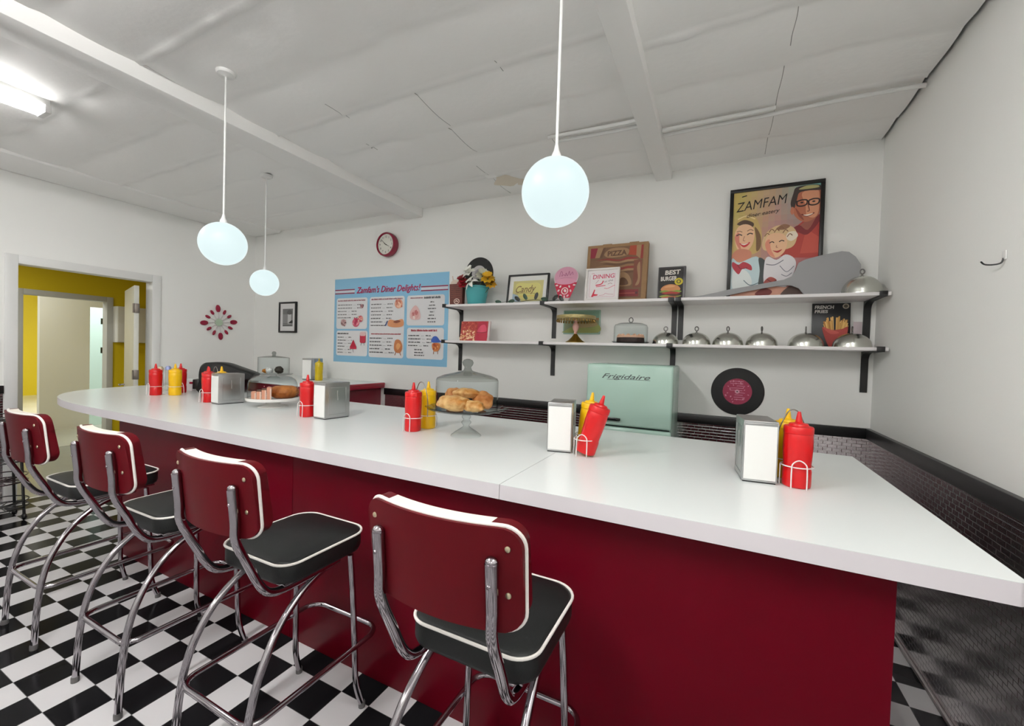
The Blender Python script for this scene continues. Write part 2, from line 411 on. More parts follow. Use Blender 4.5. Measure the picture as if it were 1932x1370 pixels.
# wainscot: dark embossed tin under a black cap
m = MB(); m.box(-3.52, RX, BY - 0.006, BY - 0.0005, 0.0, 1.06); struct(m.build('trim_21', TIN))
m = MB(); m.box(RX - 0.006, RX - 0.0005, FY0, BY - 0.006, 0.0, 1.06); struct(m.build('trim_22', TIN))
m = MB(); m.box(LX + 0.0005, LX + 0.006, FY0, 1.40, 0.0, 1.06); struct(m.build('trim_23', TIN))
m = MB(); m.box(-3.52, RX, BY - 0.03, BY - 0.0005, 1.05, 1.125, 0.004); struct(m.build('trim_24', BLACKP))
m = MB(); m.box(RX - 0.03, RX - 0.0005, FY0, BY - 0.03, 1.05, 1.125, 0.004); struct(m.build('trim_25', BLACKP))
m = MB(); m.box(LX + 0.0005, LX + 0.03, FY0, 1.40, 1.05, 1.125, 0.004); struct(m.build('trim_26', BLACKP))
m = MB(); m.box(RX - 0.02, RX - 0.006, FY0, BY - 0.01, 0.0, 0.022, 0.003); struct(m.build('baseboard_right', mat('pale_strip', (190, 182, 182), 0.3)))

# doorway in the left wall, hall and rooms beyond
m = MB()
m.box(LX - 0.14, LX + 0.018, DY0 - 0.085, DY0, 0, DZ + 0.085, 0.004); m.box(LX - 0.14, LX + 0.018, DY1, DY1 + 0.085, 0, DZ + 0.085, 0.004)
m.box(LX - 0.14, LX + 0.018, DY0, DY1, DZ, DZ + 0.085, 0.004); struct(m.build('door_1', TRIMW))
HX = -8.5
m = MB(); m.box(HX - 8.8, LX - 0.02, -1.0, 7.5, -0.08, -0.002); m.bm.faces.ensure_lookup_table(); struct(m.build('floor_hall', CONC))
m = MB(); m.box(-17.2, HX - 0.12, 0.5, 7.4, -0.06, 0.0015); struct(m.build('floor_far', CONCL))
m = MB(); m.box(HX - 0.12, HX, -1.0, 2.12, 0, 2.75); m.box(HX - 0.12, HX, 3.035, 6.0, 0, 2.75); m.box(HX - 0.12, HX, 2.12, 3.035, 2.205, 2.75)
struct(m.build('wall_hall', YELW))
m = MB(); m.box(HX, LX - 0.14, 3.9, 4.0, 0, 2.75); m.box(HX, LX - 0.14, -1.0, -0.9, 0, 2.75); struct(m.build('wall_hall_end', YELW))
m = MB(); m.box(HX - 0.12, LX - 0.142, -1.0, 4.0, 2.75, 2.85); struct(m.build('ceiling_hall', TRIMW))
m = MB()
m.box(HX - 0.13, HX + 0.02, 2.145 - 0.075, 2.145, 0, 2.18 + 0.075, 0.004); m.box(HX - 0.13, HX + 0.02, 3.01, 3.085, 0, 2.18 + 0.075, 0.004)
m.box(HX - 0.13, HX + 0.02, 2.145, 3.01, 2.18, 2.18 + 0.075, 0.004); struct(m.build('door_2', mat('grey_trim', (188, 188, 184), 0.45)))
m = MB(); m.box(-17.2, -17.1, 0.5, 7.4, 0, 3.0); struct(m.build('wall_far', YELW))
m = MB(); m.box(-10.4, -10.3, 2.79, 3.42, 0, 3.0); m.box(-10.4, -10.3, 3.42, 3.93, 2.19, 3.0); m.box(-10.4, -10.3, 3.93, 7.4, 0, 3.0); struct(m.build('wall_far_white', WALL))
m = MB(); m.box(-12.6, -12.5, 3.75, 6.8, 0, 3.0); struct(m.build('wall_glass_room', WALL))
m = MB(); m.box(-17.2, HX - 0.12, 0.5, 7.4, 3.0, 3.1); struct(m.build('ceiling_far', TRIMW))
m = MB(); m.box(-17.2, HX - 0.12, 7.3, 7.4, 0, 3.0); m.box(-17.2, HX - 0.12, 0.5, 0.6, 0, 3.0); struct(m.build('wall_far_side', WALL))
# frameless glass door with two dark hinge plates
g = empty('glass_door', (-10.32, 3.42, 0), 'clear frameless glass door with dark square hinges in the room past the doorway', 'door')
m = MB(); m.box(-0.012, 0.0, 0.0, 0.20, 0.01, 2.18); m.build('glass_panel', GLASSG, g)
m = MB(); m.box(-0.012, 0.0, 0.21, 0.50, 0.01, 2.18); m.build('glass_panel', GLASSG, g)
for z in (1.94, 1.40):
    m = MB(); m.box(-0.02, 0.012, 0.16, 0.255, z - 0.055, z + 0.055, 0.003); m.build('hinge', mat('dark_bronze', (62, 66, 58), 0.4, 0.6), g)
# open door leaf, swung into the hall
leaf = empty('door_leaf', (LX - 0.085, 2.412, 0), 'white door leaf standing open inside the left doorway', 'door', None, math.radians(164.5))
m = MB(); m.box(0.0, 0.86, -0.045, 0.0, 0.01, 2.235, 0.003); m.build('panel', mat('leaf_paint', (206, 206, 196), 0.4), leaf)
for z in (1.97, 1.19, 0.3):
    m = MB(); m.box(-0.008, 0.0, -0.05, 0.002, z - 0.055, z + 0.055, 0.002)
    m.tube([(-0.006, 0.004, z - 0.055), (-0.006, 0.004, z + 0.055)], 0.009, 8); m.build('hinge', mat('dull_hinge', (120, 112, 104), 0.4, 0.7), leaf)
m = MB(); m.tube([(0.79, 0.0, 1.02), (0.79, 0.05, 1.02)], 0.012, 10); m.tube([(0.80, 0.05, 1.02), (0.70, 0.05, 1.02)], 0.01, 10); m.build('handle', CHROME, leaf)
g = empty('wall_cabinet', (HX, 3.30, 1.56), 'small white cabinet on the yellow hall wall', 'cabinet')
m = MB(); m.box(0.002, 0.16, -0.22, 0.22, 0.0, 0.56, 0.006); m.build('body', TRIMW, g)
m = MB(); m.box(0.16, 0.176, -0.215, 0.215, 0.006, 0.554, 0.003); m.build('door', mat('cabinet_door', (212, 210, 204), 0.4), g)

# ================================================================== LAMPS
def fluorescent(x, y, L=1.22, label='', n=2, k=1.0):
    g = empty('ceiling_light', (x, y, CZ - 0.03), label, 'ceiling light', 'fluorescent ceiling lights')
    m = MB(); m.box(-0.055, 0.055, -L / 2, L / 2, -0.028, 0.02, 0.006); m.build('housing', TRIMW, g)
    for dx in ((-0.05, 0.05) if n == 2 else (0,)):
        m = MB(); m.tube([(dx, -L / 2 + 0.03, -0.060), (dx, L / 2 - 0.03, -0.060)], 0.016, 10); m.build('tube', TUBES[k], g)
    for s in (-1, 1):
        m = MB(); m.box(-0.072, 0.072, s * (L / 2 - 0.015) - 0.015, s * (L / 2 - 0.015) + 0.015, -0.080, -0.028, 0.004); m.build('end_cap', TRIMW, g)
    return g
ROWS = [(-4.10, 0.53, 1.22, 0.32, 'twin tube fluorescent light on the ceiling at the left edge'),
        (-4.10, -2.9, 1.22, 0.6, 'fluorescent light behind the viewer, left row'), (-1.7, -0.15, 1.52, 1.5, 'fluorescent light over the stools, left of the viewer'),
        (-1.7, -3.4, 1.52, 0.6, 'fluorescent light at the far front, middle row'), (0.40, 0.30, 1.52, 0.5, 'fluorescent light above the viewer near the right wall'),
        (0.40, -3.0, 1.52, 0.6, 'fluorescent light at the far front, right row')]
for x, y, L, k, lb in ROWS: fluorescent(x, y, L, lb, 2, k)
def room_light(name, loc, sx, sy, e, col, label):
    g = empty('ceiling_light', loc, label, 'ceiling light')
    m = MB(); m.box(-sx / 2, sx / 2, -sy / 2, sy / 2, -0.03, 0.0, 0.004); m.build('diffuser', mat('lit_panel', (255, 255, 255), 0.4, emit=(1, 1, 0.98), estr=2.5), g)
    ld = bpy.data.lights.new(name, 'AREA'); ld.shape = 'RECTANGLE'; ld.size = sx; ld.size_y = sy; ld.energy = e; ld.color = col
    lo = bpy.data.objects.new(name, ld); COL.objects.link(lo); lo.parent = g; lo.location = (0, 0, -0.04)
room_light('far_room_light', (-13.2, 4.2, 2.99), 1.2, 1.2, 110, (1, 1, 0.97), 'lit ceiling panel in the far room beyond the hall')
room_light('shower_light', (-11.4, 4.3, 2.99), 0.8, 0.8, 40, (0.95, 1, 1), 'lit ceiling panel in the glass door room')
room_light('near_far_light', (-9.5, 2.0, 2.99), 0.8, 0.8, 19, (1, 1, 0.96), 'lit ceiling panel just past the hall door')
room_light('hall_fill', (-7.3, 1.2, 2.74), 0.5, 0.5, 23, (1, 1, 0.96), 'unseen ceiling panel added to brighten the yellow hall')  # added out of view above the doorway to lift the dark hall

def pendant(x, y, z, r, label, sy=1.0):
    g = empty('pendant_lamp', (x, y, z), label, 'pendant lamp', 'white globe pendants over the counter')
    m = MB(); m.ell((0, 0, 0), (r, r, r), 40, 24); m.build('globe', GLOBE, g)
    m = MB(); m.lathe([(0.02, r - 0.006), (0.018, r + 0.012), (0.010, r + 0.03), (0.006, r + 0.05)], seg=16); m.build('cap', TRIMW, g)
    m = MB(); m.tube([(0, 0, r + 0.03), (0, 0, CZ - z - 0.03)], 0.0055, 8); m.build('cord', TRIMW, g)
    m = MB(); m.lathe([(0.052, CZ - z - 0.012), (0.05, CZ - z - 0.026), (0.045, CZ - z - 0.034), (0.012, CZ - z - 0.04), (0.004, CZ - z - 0.046)], seg=24, cap1=True); m.build('canopy', TRIMW, g)
    return g
pendant(-0.56, 1.45, 2.172, 0.1235, 'nearest white globe pendant, hanging before the shelves on the back wall')
pendant(-2.635, 1.452, 2.168, 0.123, 'white globe pendant over the left half of the counter, second nearest')
pendant(-3.84, 2.485, 2.168, 0.121, 'farthest and smallest globe pendant, above the black hooded machine')

# ================================================================== COUNTER
XR, Y0C, Y1C, XS = 0.678, 1.411, 2.862, -0.733
TH = 0.058
def slab(poly, name, label):
    g = empty(name, (0, 0, 0), label, 'countertop', 'white countertop slabs')
    m = MB(); m.prism(poly, ZT - 0.0015, ZT); 
    inner = poly
    m.build('laminate', LAM, g)
    m = MB(); m.prism(poly, ZT - TH, ZT - 0.0016); m.build('edge_band', LAME, g)
    return g
r = 0.02
rightp = [(XS + 0.0012, Y0C), (XR - r, Y0C)] + [(XR - r + r * math.sin(a), Y0C + r - r * math.cos(a)) for a in [PI / 2 * k / 6 for k in range(1, 7)]] + [(XR, Y1C), (XS + 0.0012, Y1C)]
slab(rightp, 'countertop', 'white laminate countertop slab at the right end, right of the seam')
curve = crom([(-4.2, Y0C, 0), (-4.62, 1.425, 0), (-4.98, 1.468, 0), (-5.28, 1.545, 0), (-5.58, 1.70, 0), (-5.80, 1.93, 0), (-5.93, 2.22, 0), (-5.98, 2.50, 0), (-5.985, 2.70, 0)], 6)
leftp = [(XS - 0.0012, Y1C), (-5.985, Y1C)] + [(p.x, p.y) for p in curve[::-1]] + [(XS - 0.0012, Y0C)]
slab(leftp, 'countertop', 'long white laminate countertop slab with a rounded left end')
def base(x0, x1, label):
    g = empty('counter_base', ((x0 + x1) / 2, 1.485, 0), label, 'counter base', 'crimson counter bases')
    hx = (x1 - x0) / 2; top = ZT - TH - 0.0005
    m = MB(); m.box(-hx, hx, 0.0, 0.018, 0.0, top, 0.0015); m.build('front_panel', REDP, g)
    for s in (-1, 1):
        m = MB(); m.box(s * hx - (0.018 if s > 0 else 0), s * hx + (0.018 if s < 0 else 0), 0.0185, 1.28, 0.0, top, 0.001); m.build('side_panel', REDP, g)
    m = MB(); m.box(-hx + 0.02, hx - 0.02, 1.26, 1.278, 0.08, top, 0.001); m.build('back_panel', REDP, g)
base(-2.0235, 0.463, 'crimson counter base unit under the right half, behind the nearest stool')
base(-3.97, -2.0265, 'crimson counter base unit under the left half, behind the farther stools')

# raised counter along the back wall
g = empty('back_counter', (-4.3, 3.1, 0), 'raised white topped crimson counter against the back wall, under the blue menu', 'counter')
g.location = (0, 0, 0)
PX0, PX1, PZ = -5.15, -3.535, 1.188
m = MB(); m.box(PX0, PX1, 2.868, BY - 0.001, PZ - 0.02, PZ, 0.002); m.build('top', LAM, g)
m = MB(); m.box(PX1 - 0.02, PX1 + 0.004, 2.868, BY - 0.002, PZ - 0.062, PZ - 0.001, 0.004); m.box(PX1 - 0.02, PX1 + 0.009, 2.868, BY - 0.002, PZ - 0.024, PZ - 0.010, 0.003)
m.build('edge_trim', mat('crimson_edge', (150, 30, 48), 0.3), g)
m = MB(); m.box(PX0 + 0.05, PX1 - 0.055, 2.88, BY - 0.002, 0.0, PZ - 0.021, 0.001); m.build('cabinet', mat('dark_crimson_panel', (112, 6, 30), 0.4), g)

# ================================================================== STOOLS
def panel_grid(m, nx, nz, hx, zlo, zhi, rc, yf, yb, split=None):
    """solid curved pad with rounded corners; columns across x; material chosen by |x|"""
    xs = [-hx * math.cos(PI * i / nx) for i in range(nx + 1)]
    def zr(x):
        d = abs(x) - (hx - rc)
        if d <= 0: return zlo, zhi
        k = rc - math.sqrt(max(rc * rc - d * d, 0)); return zlo + k, zhi - k
    F, B = [], []
    for x in xs:
        a, b = zr(x)
        if b - a < 0.004: c = (a + b) / 2; a, b = c - 0.002, c + 0.002
        F.append([m._v((x, yf(x, j / nz), a + (b - a) * j / nz)) for j in range(nz + 1)])
        B.append([m._v((x, yb(x, j / nz), a + (b - a) * j / nz)) for j in range(nz + 1)])
    for i in range(nx):
        if split: m.mi = 1 if abs((xs[i] + xs[i + 1]) / 2) < split else 0
        for j in range(nz):
            m._f([F[i][j], F[i][j + 1], F[i + 1][j + 1], F[i + 1][j]]); m._f([B[i][j], B[i + 1][j], B[i + 1][j + 1], B[i][j + 1]])
        m._f([F[i][nz], B[i][nz], B[i + 1][nz], F[i + 1][nz]]); m._f([F[i][0], F[i + 1][0], B[i + 1][0], B[i][0]])
    m.mi = 0
    for i in (0, nx):
        for j in range(nz): m._f([F[i][j], B[i][j], B[i][j + 1], F[i][j + 1]])
def outline(hx, y0, y1, rb, rf, n=7, inset=0.0):
    hx -= inset; y0 += inset; y1 -= inset; out = []
    for cx, cy, rr, a0 in ((hx - rf, y1 - rf, rf, 0), (-hx + rf, y1 - rf, rf, 90), (-hx + rb, y0 + rb, rb, 180), (hx - rb, y0 + rb, rb, 270)):
        for k in range(n + 1):
            a = math.radians(a0 + 90 * k / n); out.append((cx + rr * math.cos(a), cy + rr * math.sin(a)))
    return out
BACKK = 0.85
def yc(x, z, off=0.0):     # centre line of the curved, slightly reclined back
    return -0.272 + BACKK * x * x - 0.10 * (z - 1.05) + off
def make_stool(loc, label, rz=0.0):
    g = empty('bar_stool', loc, label, 'bar stool', 'diner bar stools along the counter', rz)
    m = MB()
    def ring(ins, z): return [(a, b, z) for a, b in outline(0.203, -0.115, 0.29, 0.07, 0.085, 7, ins)]
    m.loft([ring(0.02, 0.706), ring(0.004, 0.712), ring(0, 0.725), ring(0, 0.778), ring(0.004, 0.786), ring(0.014, 0.791), [(p[0] * 0.75, 0.0875 + (p[1] - 0.0875) * 0.75, 0.7985) for p in ring(0.014, 0)], [(p[0] * 0.45, 0.0875 + (p[1] - 0.0875) * 0.45, 0.8035) for p in ring(0.014, 0)], [(p[0] * 0.15, 0.0875 + (p[1] - 0.0875) * 0.15, 0.805) for p in ring(0.014, 0)]])
    seat = m.build('seat', BLACKV, g, 60)
    m = MB(); m.tube([(a, b, 0.784) for a, b in outline(0.204, -0.116, 0.291, 0.07, 0.085, 8)], 0.0048, 8, True); m.build('piping', PIPE, seat)
    m = MB(); m.box(-0.17, 0.17, -0.09, 0.26, 0.694, 0.7055, 0.004); m.build('seat_frame', CHROME, g)
    zlo, zhi, hx = 0.937, 1.187, 0.228
    m = MB()
    panel_grid(m, 26, 6, hx, zlo, zhi, 0.05, lambda x, t: yc(x, zlo + (zhi - zlo) * t, 0.008), lambda x, t: yc(x, zlo + (zhi - zlo) * t, -0.008))
    back = m.build('backrest', REDV, g, 50)
    m = MB()
    puff = lambda x, t: 0.014 * (1 - abs(x / hx) ** 6) * (1 - abs(2 * t - 1) ** 4)
    panel_grid(m, 30, 8, hx - 0.003, zlo + 0.004, zhi + 0.004, 0.05, lambda x, t: yc(x, zlo + (zhi - zlo) * t, 0.044 + puff(x, t)), lambda x, t: yc(x, zlo + (zhi - zlo) * t, 0.0085), 0.150)
    m.build('back_cushion', [REDV, WHITEV], g, 50)
    m = MB(); pts = []
    for a, b in rrect(hx + 0.001, (zhi - zlo) / 2 + 0.001, 0.05, 8, 0, (zlo + zhi) / 2):
        pts.append((a, b))
    dense = []
    for i, p in enumerate(pts):
        q = pts[(i + 1) % len(pts)]; n = max(1, int(math.dist(p, q) / 0.03))
        dense += [(p[0] + (q[0] - p[0]) * k / n, p[1] + (q[1] - p[1]) * k / n) for k in range(n)]
    m.tube([(a, yc(a, b, 0.006), b) for a, b in dense], 0.0052, 8, True); m.build('piping', PIPE, back)
    m = MB()
    for x, z in ((-0.196, 1.14), (0.196, 1.14), (0.196, 1.03), (-0.196, 1.03)):
        y = yc(x, z, -0.008)
        m.lathe([(0.007, 0), (0.0065, 0.002), (0.004, 0.0035)], seg=12, cap1=True)
        for v in m.bm.verts[-36:]: pass
    m.bm.free()
    for x, z in ((-0.196, 1.14), (0.196, 1.14), (0.196, 1.03), (-0.196, 1.03)):
        m = MB(); m.M = Matrix.Translation((x, yc(x, z, -0.0085), z)) @ Matrix.Rotation(PI / 2, 4, 'X')
        m.lathe([(0.0075, 0), (0.007, 0.002), (0.004, 0.0036)], seg=12, cap0=True, cap1=True); m.build('bolt', mat('bolt_brass', (200, 190, 160), 0.3, 0.9), g)
    for s in (-1, 1):
        x = 0.166 * s
        P = crom([(x, yc(x, 1.11, -0.021), 1.11), (x, yc(x, 1.0, -0.022), 1.0), (x, yc(x, 0.93, -0.024), 0.93), (x * 0.99, -0.212, 0.82), (x * 0.98, -0.176, 0.745), (x * 0.97, -0.135, 0.700), (x * 0.96, -0.065, 0.686), (x * 0.95, 0.05, 0.686), (x * 0.95, 0.14, 0.688)], 5)
        n = len(P); m = MB(); m.ell((x, yc(x, 1.113, -0.021), 1.113), (0.0165, 0.0135, 0.012), 14, 8); m.tube(P, [0.0145 if i > 8 else 0.0165 - 0.002 * i / 8 for i in range(n)], 12)
        sup = m.build('back_support', CHROME, g, 50)
        for z in (1.06, 0.965):
            m = MB(); m.M = Matrix.Translation((x, yc(x, z, -0.036), z)) @ Matrix.Rotation(PI / 2, 4, 'X')
            m.lathe([(0.006, -0.002), (0.006, 0.001), (0.003, 0.003)], seg=10, cap0=True, cap1=True); m.build('screw', CHROME, sup)
        P = crom([(0.150 * s, 0.17, 0.683), (0.157 * s, 0.09, 0.678), (0.172 * s, -0.02, 0.645), (0.185 * s, -0.12, 0.565), (0.194 * s, -0.185, 0.465), (0.199 * s, -0.222, 0.36), (0.203 * s, -0.243, 0.22), (0.206 * s, -0.256, 0.012)], 6)
        m = MB(); m.tube(P, 0.0135, 12); leg = m.build('leg', CHROME, g, 50)
        m = MB(); m.lathe([(0.0155, 0), (0.0155, 0.022), (0.0137, 0.026)], (0.206 * s, -0.256, 0), 14, True, True); m.build('foot_glide', mat('grey_plastic', (90, 88, 88), 0.4), leg)
        P = crom([(0.172 * s, 0.215, 0.690), (0.182 * s, 0.225, 0.50), (0.190 * s, 0.232, 0.30), (0.195 * s, 0.236, 0.15), (0.199 * s, 0.246, 0.085), (0.206 * s, 0.266, 0.012)], 6)
        m = MB(); m.tube(P, 0.0125, 12); leg = m.build('leg', CHROME, g, 50)
        m = MB(); m.lathe([(0.0145, 0), (0.0145, 0.022), (0.0127, 0.026)], (0.206 * s, 0.266, 0), 14, True, True); m.build('foot_glide', mat('grey_plastic', (90, 88, 88), 0.4), leg)
    m = MB(); m.tube([(a, b, 0.300 + 0.0) for a, b in outline(0.212, -0.238, 0.360, 0.06, 0.07, 7)], 0.011, 10, True); m.build('foot_ring', CHROME, g, 60)
    return g
st = make_stool((-0.598, 1.08, 0), 'nearest red and white diner stool with black seat, at the right end of the row')
copy_tree(st, (-1.555, 1.08, 0), None, 'red diner bar stool with black seat, second nearest in the row of four')
copy_tree(st, (-2.395, 1.08, 0), None, 'red diner bar stool with black seat, third nearest in the row of four')
copy_tree(st, (-3.26, 1.07, 0), None, 'farthest red diner bar stool, cut by the left edge, beside the doorway')

# dark wire stand at the left wall
g = empty('wire_stand', (-5.46, 1.25, 0), 'black wire rack stand by the left wall, behind the farthest stool', 'stand')
m = MB()
for i in range(4):
    a = PI / 4 + i * PI / 2; m.tube([(0.16 * math.cos(a), 0.16 * math.sin(a), 0.05), (0.13 * math.cos(a), 0.13 * math.sin(a), 0.86)], 0.010, 8)
m.build('frame', BLACKP, g)
for z in (0.12, 0.34, 0.52, 0.72, 0.86):
    m = MB(); rr = 0.17 - 0.03 * z
    m.tube([(rr * math.cos(2 * PI * k / 24), rr * math.sin(2 * PI * k / 24), z) for k in range(24)], 0.006, 6, True)
    m.tube([(rr * math.cos(2 * PI * k / 24), rr * math.sin(2 * PI * k / 24), z + 0.05) for k in range(24)], 0.005, 6, True)
    for k in range(6):
        a = PI * k / 6; m.tube([(rr * math.cos(a), rr * math.sin(a), z), (-rr * math.cos(a), -rr * math.sin(a), z)], 0.004, 6)
    m.build('basket', BLACKP if z != 0.34 else mat('dark_wire', (60, 46, 48), 0.3, 0.8), g)
for i in range(4):
    a = PI / 4 + i * PI / 2; m = MB(); m.ell((0.16 * math.cos(a), 0.16 * math.sin(a), 0.03), (0.03, 0.018, 0.03)); m.build('caster', BLACKM, g)

# ================================================================== THINGS ON THE COUNTER
def squeeze_bottle(x, y, z, colr, label, tiltx=0.0, tilty=0.0, s=1.0, shape=0, cap=None):
    g = empty('squeeze_bottle', (x, y, z), label, 'squeeze bottle', 'red and yellow squeeze bottles', 0, (tilty, tiltx, 0.3 * shape))
    g.scale = (s, s, s)
    body = MB(); body.lathe([(0.044, 0.0), (0.049, 0.004), (0.0505, 0.012), (0.0505, 0.066), (0.049, 0.072), (0.0475, 0.078), (0.049, 0.10), (0.0515, 0.15), (0.052, 0.19), (0.0505, 0.215), (0.046, 0.226)], seg=32, cap0=True); body.build('body', colr, g)
    c = MB(); c.lathe([(0.050, 0.2145), (0.0525, 0.218), (0.0525, 0.240), (0.050, 0.245), (0.036, 0.248), (0.032, 0.256), (0.016, 0.259), (0.0125, 0.262), (0.010, 0.28), (0.006, 0.302), (0.004, 0.304)], seg=28, cap1=True); c.build('cap', cap or colr, g)
    return g
def caddy(x, y, z, label, slots=((0, 0), (0, 0.135)), rz=0.0, handle=True, wire=WIREW, h=0.30):
    g = empty('condiment_caddy', (x, y, z), label, 'wire caddy', 'white wire condiment caddies', rz)
    m = MB()
    for sx, sy in slots:
        m.tube([(sx + 0.0565 * math.cos(2 * PI * k / 28), sy + 0.0565 * math.sin(2 * PI * k / 28), 0.085) for k in range(28)], 0.0025, 6, True)
    sx, sy = slots[0]
    a = 0.026
    m.tube(crom([(sx - a, sy - 0.062, 0.003), (sx - a, sy - 0.060, 0.07), (sx - a * 0.85, sy - 0.0595, 0.10), (sx, sy - 0.059, 0.115), (sx + a * 0.85, sy - 0.0595, 0.10), (sx + a, sy - 0.060, 0.07), (sx + a, sy - 0.062, 0.003)], 4), 0.0027, 6)
    ex, ey = slots[-1]
    m.tube(crom([(ex - a, ey + 0.062, 0.003), (ex - a, ey + 0.060, 0.07), (ex, ey + 0.059, 0.115), (ex + a, ey + 0.060, 0.07), (ex + a, ey + 0.062, 0.003)], 4), 0.0027, 6)
    m.tube([(sx - 0.058, sy, 0.085), (sx - 0.058, sy, 0.003), (ex - 0.058, ey, 0.003), (ex - 0.058, ey, 0.085)], 0.0025, 6)
    m.build('rack', wire, g, 60)
    if handle:
        hx, hy = (sx + ex) / 2, (sy + ey) / 2
        m = MB(); m.tube(crom([(hx + 0.055, hy, 0.085), (hx + 0.052, hy, 0.2), (hx + 0.03, hy, h - 0.03), (hx + 0.012, hy, h), (hx - 0.012, hy, h), (hx - 0.03, hy, h - 0.03), (hx - 0.052, hy, 0.2), (hx - 0.055, hy, 0.085)], 4), 0.0026, 6)
        m.build('handle', mat('caddy_handle', (150, 146, 140), 0.25, 0.8), g, 60)
    return g
def dispenser(x, y, rz, label, z=ZT):
    g = empty('napkin_dispenser', (x, y, z), label, 'napkin dispenser', 'steel napkin dispensers', rz)
    hw, D, H = 0.0635, 0.205, 0.257
    m = MB()
    m.box(-hw, -hw + 0.004, 0, D, 0.008, H - 0.006, 0.0015); m.box(hw - 0.004, hw, 0, D, 0.008, H - 0.006, 0.0015)
    m.box(-hw, hw, 0.0, D, H - 0.008, H, 0.0035); m.box(-hw, hw, 0.0, D, 0.006, 0.012, 0.001)
    m.box(-hw + 0.002, hw - 0.002, D - 0.006, D, 0.01, H - 0.004, 0.001)
    m.box(-hw + 0.004, hw - 0.004, 0.001, 0.006, H - 0.020, H - 0.008, 0.001); m.box(-hw + 0.004, hw - 0.004, 0.001, 0.006, 0.012, 0.02, 0.001)
    body = m.build('body', STEEL, g)
    for s in (-1, 1):
        m = MB(); x0 = s * hw
        for (ya, yb, za, zb) in ((0.03, 0.175, 0.028, 0.032), (0.03, 0.175, 0.222, 0.226), (0.03, 0.034, 0.032, 0.222), (0.171, 0.175, 0.032, 0.222)):
            m.box(min(x0, x0 + s * 0.0018), max(x0, x0 + s * 0.0018), ya, yb, za, zb, 0.0006)
        m.box(min(x0, x0 + s * 0.003), max(x0, x0 + s * 0.003), 0.098, 0.108, 0.13, 0.20, 0.0012)
        m.build('side_emboss', STEEL, body)
    m = MB()
    rings = []
    for k in range(9):
        z = 0.014 + (H - 0.034) * k / 8; bulge = 0.006 * math.sin(PI * k / 8)
        rings.append([(-hw + 0.005, 0.02, z), (-hw + 0.005, 0.0 - bulge * 0.3, z), (0, -0.001 - bulge, z), (hw - 0.005, 0.0 - bulge * 0.3, z), (hw - 0.005, 0.02, z)])
    m.loft(rings); m.box(-hw + 0.0052, hw - 0.0052, 0.021, D - 0.008, 0.0125, H - 0.0125)
    m.build('napkins', NAPK, g)
    m = MB(); m.box(-hw + 0.003, hw - 0.003, 0.004, D - 0.004, 0.0, 0.006, 0.001); m.build('base', BLACKP, g)
    return g
# right group
dispenser(0.171, 1.992, math.radians(6), 'steel napkin dispenser nearest the right end of the counter')
squeeze_bottle(0.305, 2.035, ZT, KRED, 'red squeeze bottle at the right end of the counter')
squeeze_bottle(0.285, 2.172, ZT, KYEL, 'yellow squeeze bottle behind the rightmost red bottle', s=0.99)
caddy(0.305, 2.035, ZT, 'white wire caddy round the rightmost red bottle', ((0, 0), (-0.02, 0.137)))
# middle group
dispenser(-0.72, 2.037, math.radians(12), 'steel napkin dispenser beside the tilted red bottle')
squeeze_bottle(-0.585, 2.05, ZT + 0.0165, KRED, 'red squeeze bottle tilting to the right in its caddy', math.radians(16), math.radians(-3))
squeeze_bottle(-0.625, 2.185, ZT + 0.0065, KYEL, 'yellow squeeze bottle leaning behind the tilted red bottle', math.radians(6), math.radians(-2))
caddy(-0.585, 2.05, ZT, 'white wire caddy under the tilted red bottle', ((0, 0), (-0.035, 0.135)), 0.0, False)
# left of the cake stand
squeeze_bottle(-1.70, 2.068, ZT, KRED, 'red squeeze bottle left of the glass cake stand')
squeeze_bottle(-1.69, 2.205, ZT, KYEL, 'yellow squeeze bottle left of the glass cake stand')
caddy(-1.70, 2.068, ZT, 'wire caddy holding a red and a yellow bottle left of the glass cake stand', ((0, 0), (0.01, 0.137)))
# third
dispenser(-2.505, 2.03, math.radians(-4), 'steel napkin dispenser right of the white cake stand')
squeeze_bottle(-2.665, 2.06, ZT, KRED, 'red squeeze bottle between the white cake stand and a steel dispenser')
caddy(-2.665, 2.06, ZT, 'wire caddy with one red bottle, right of the white cake stand', ((0, 0), (0.0, 0.135)), 0, False)
# fourth
dispenser(-3.79, 2.04, math.radians(-5), 'steel napkin dispenser left of the white cake stand')
squeeze_bottle(-3.96, 2.085, ZT, KRED, 'red squeeze bottle in front of the black hooded machine')
squeeze_bottle(-4.065, 2.245, ZT, KYEL, 'yellow squeeze bottle mostly hidden behind the farther steel dispenser')
squeeze_bottle(-4.24, 2.225, ZT, KRED, 'red squeeze bottle hidden behind the one by the black machine', s=0.98)
caddy(-3.96, 2.085, ZT, 'wire caddy in front of the black hooded machine', ((0, 0), (-0.105, 0.16)))
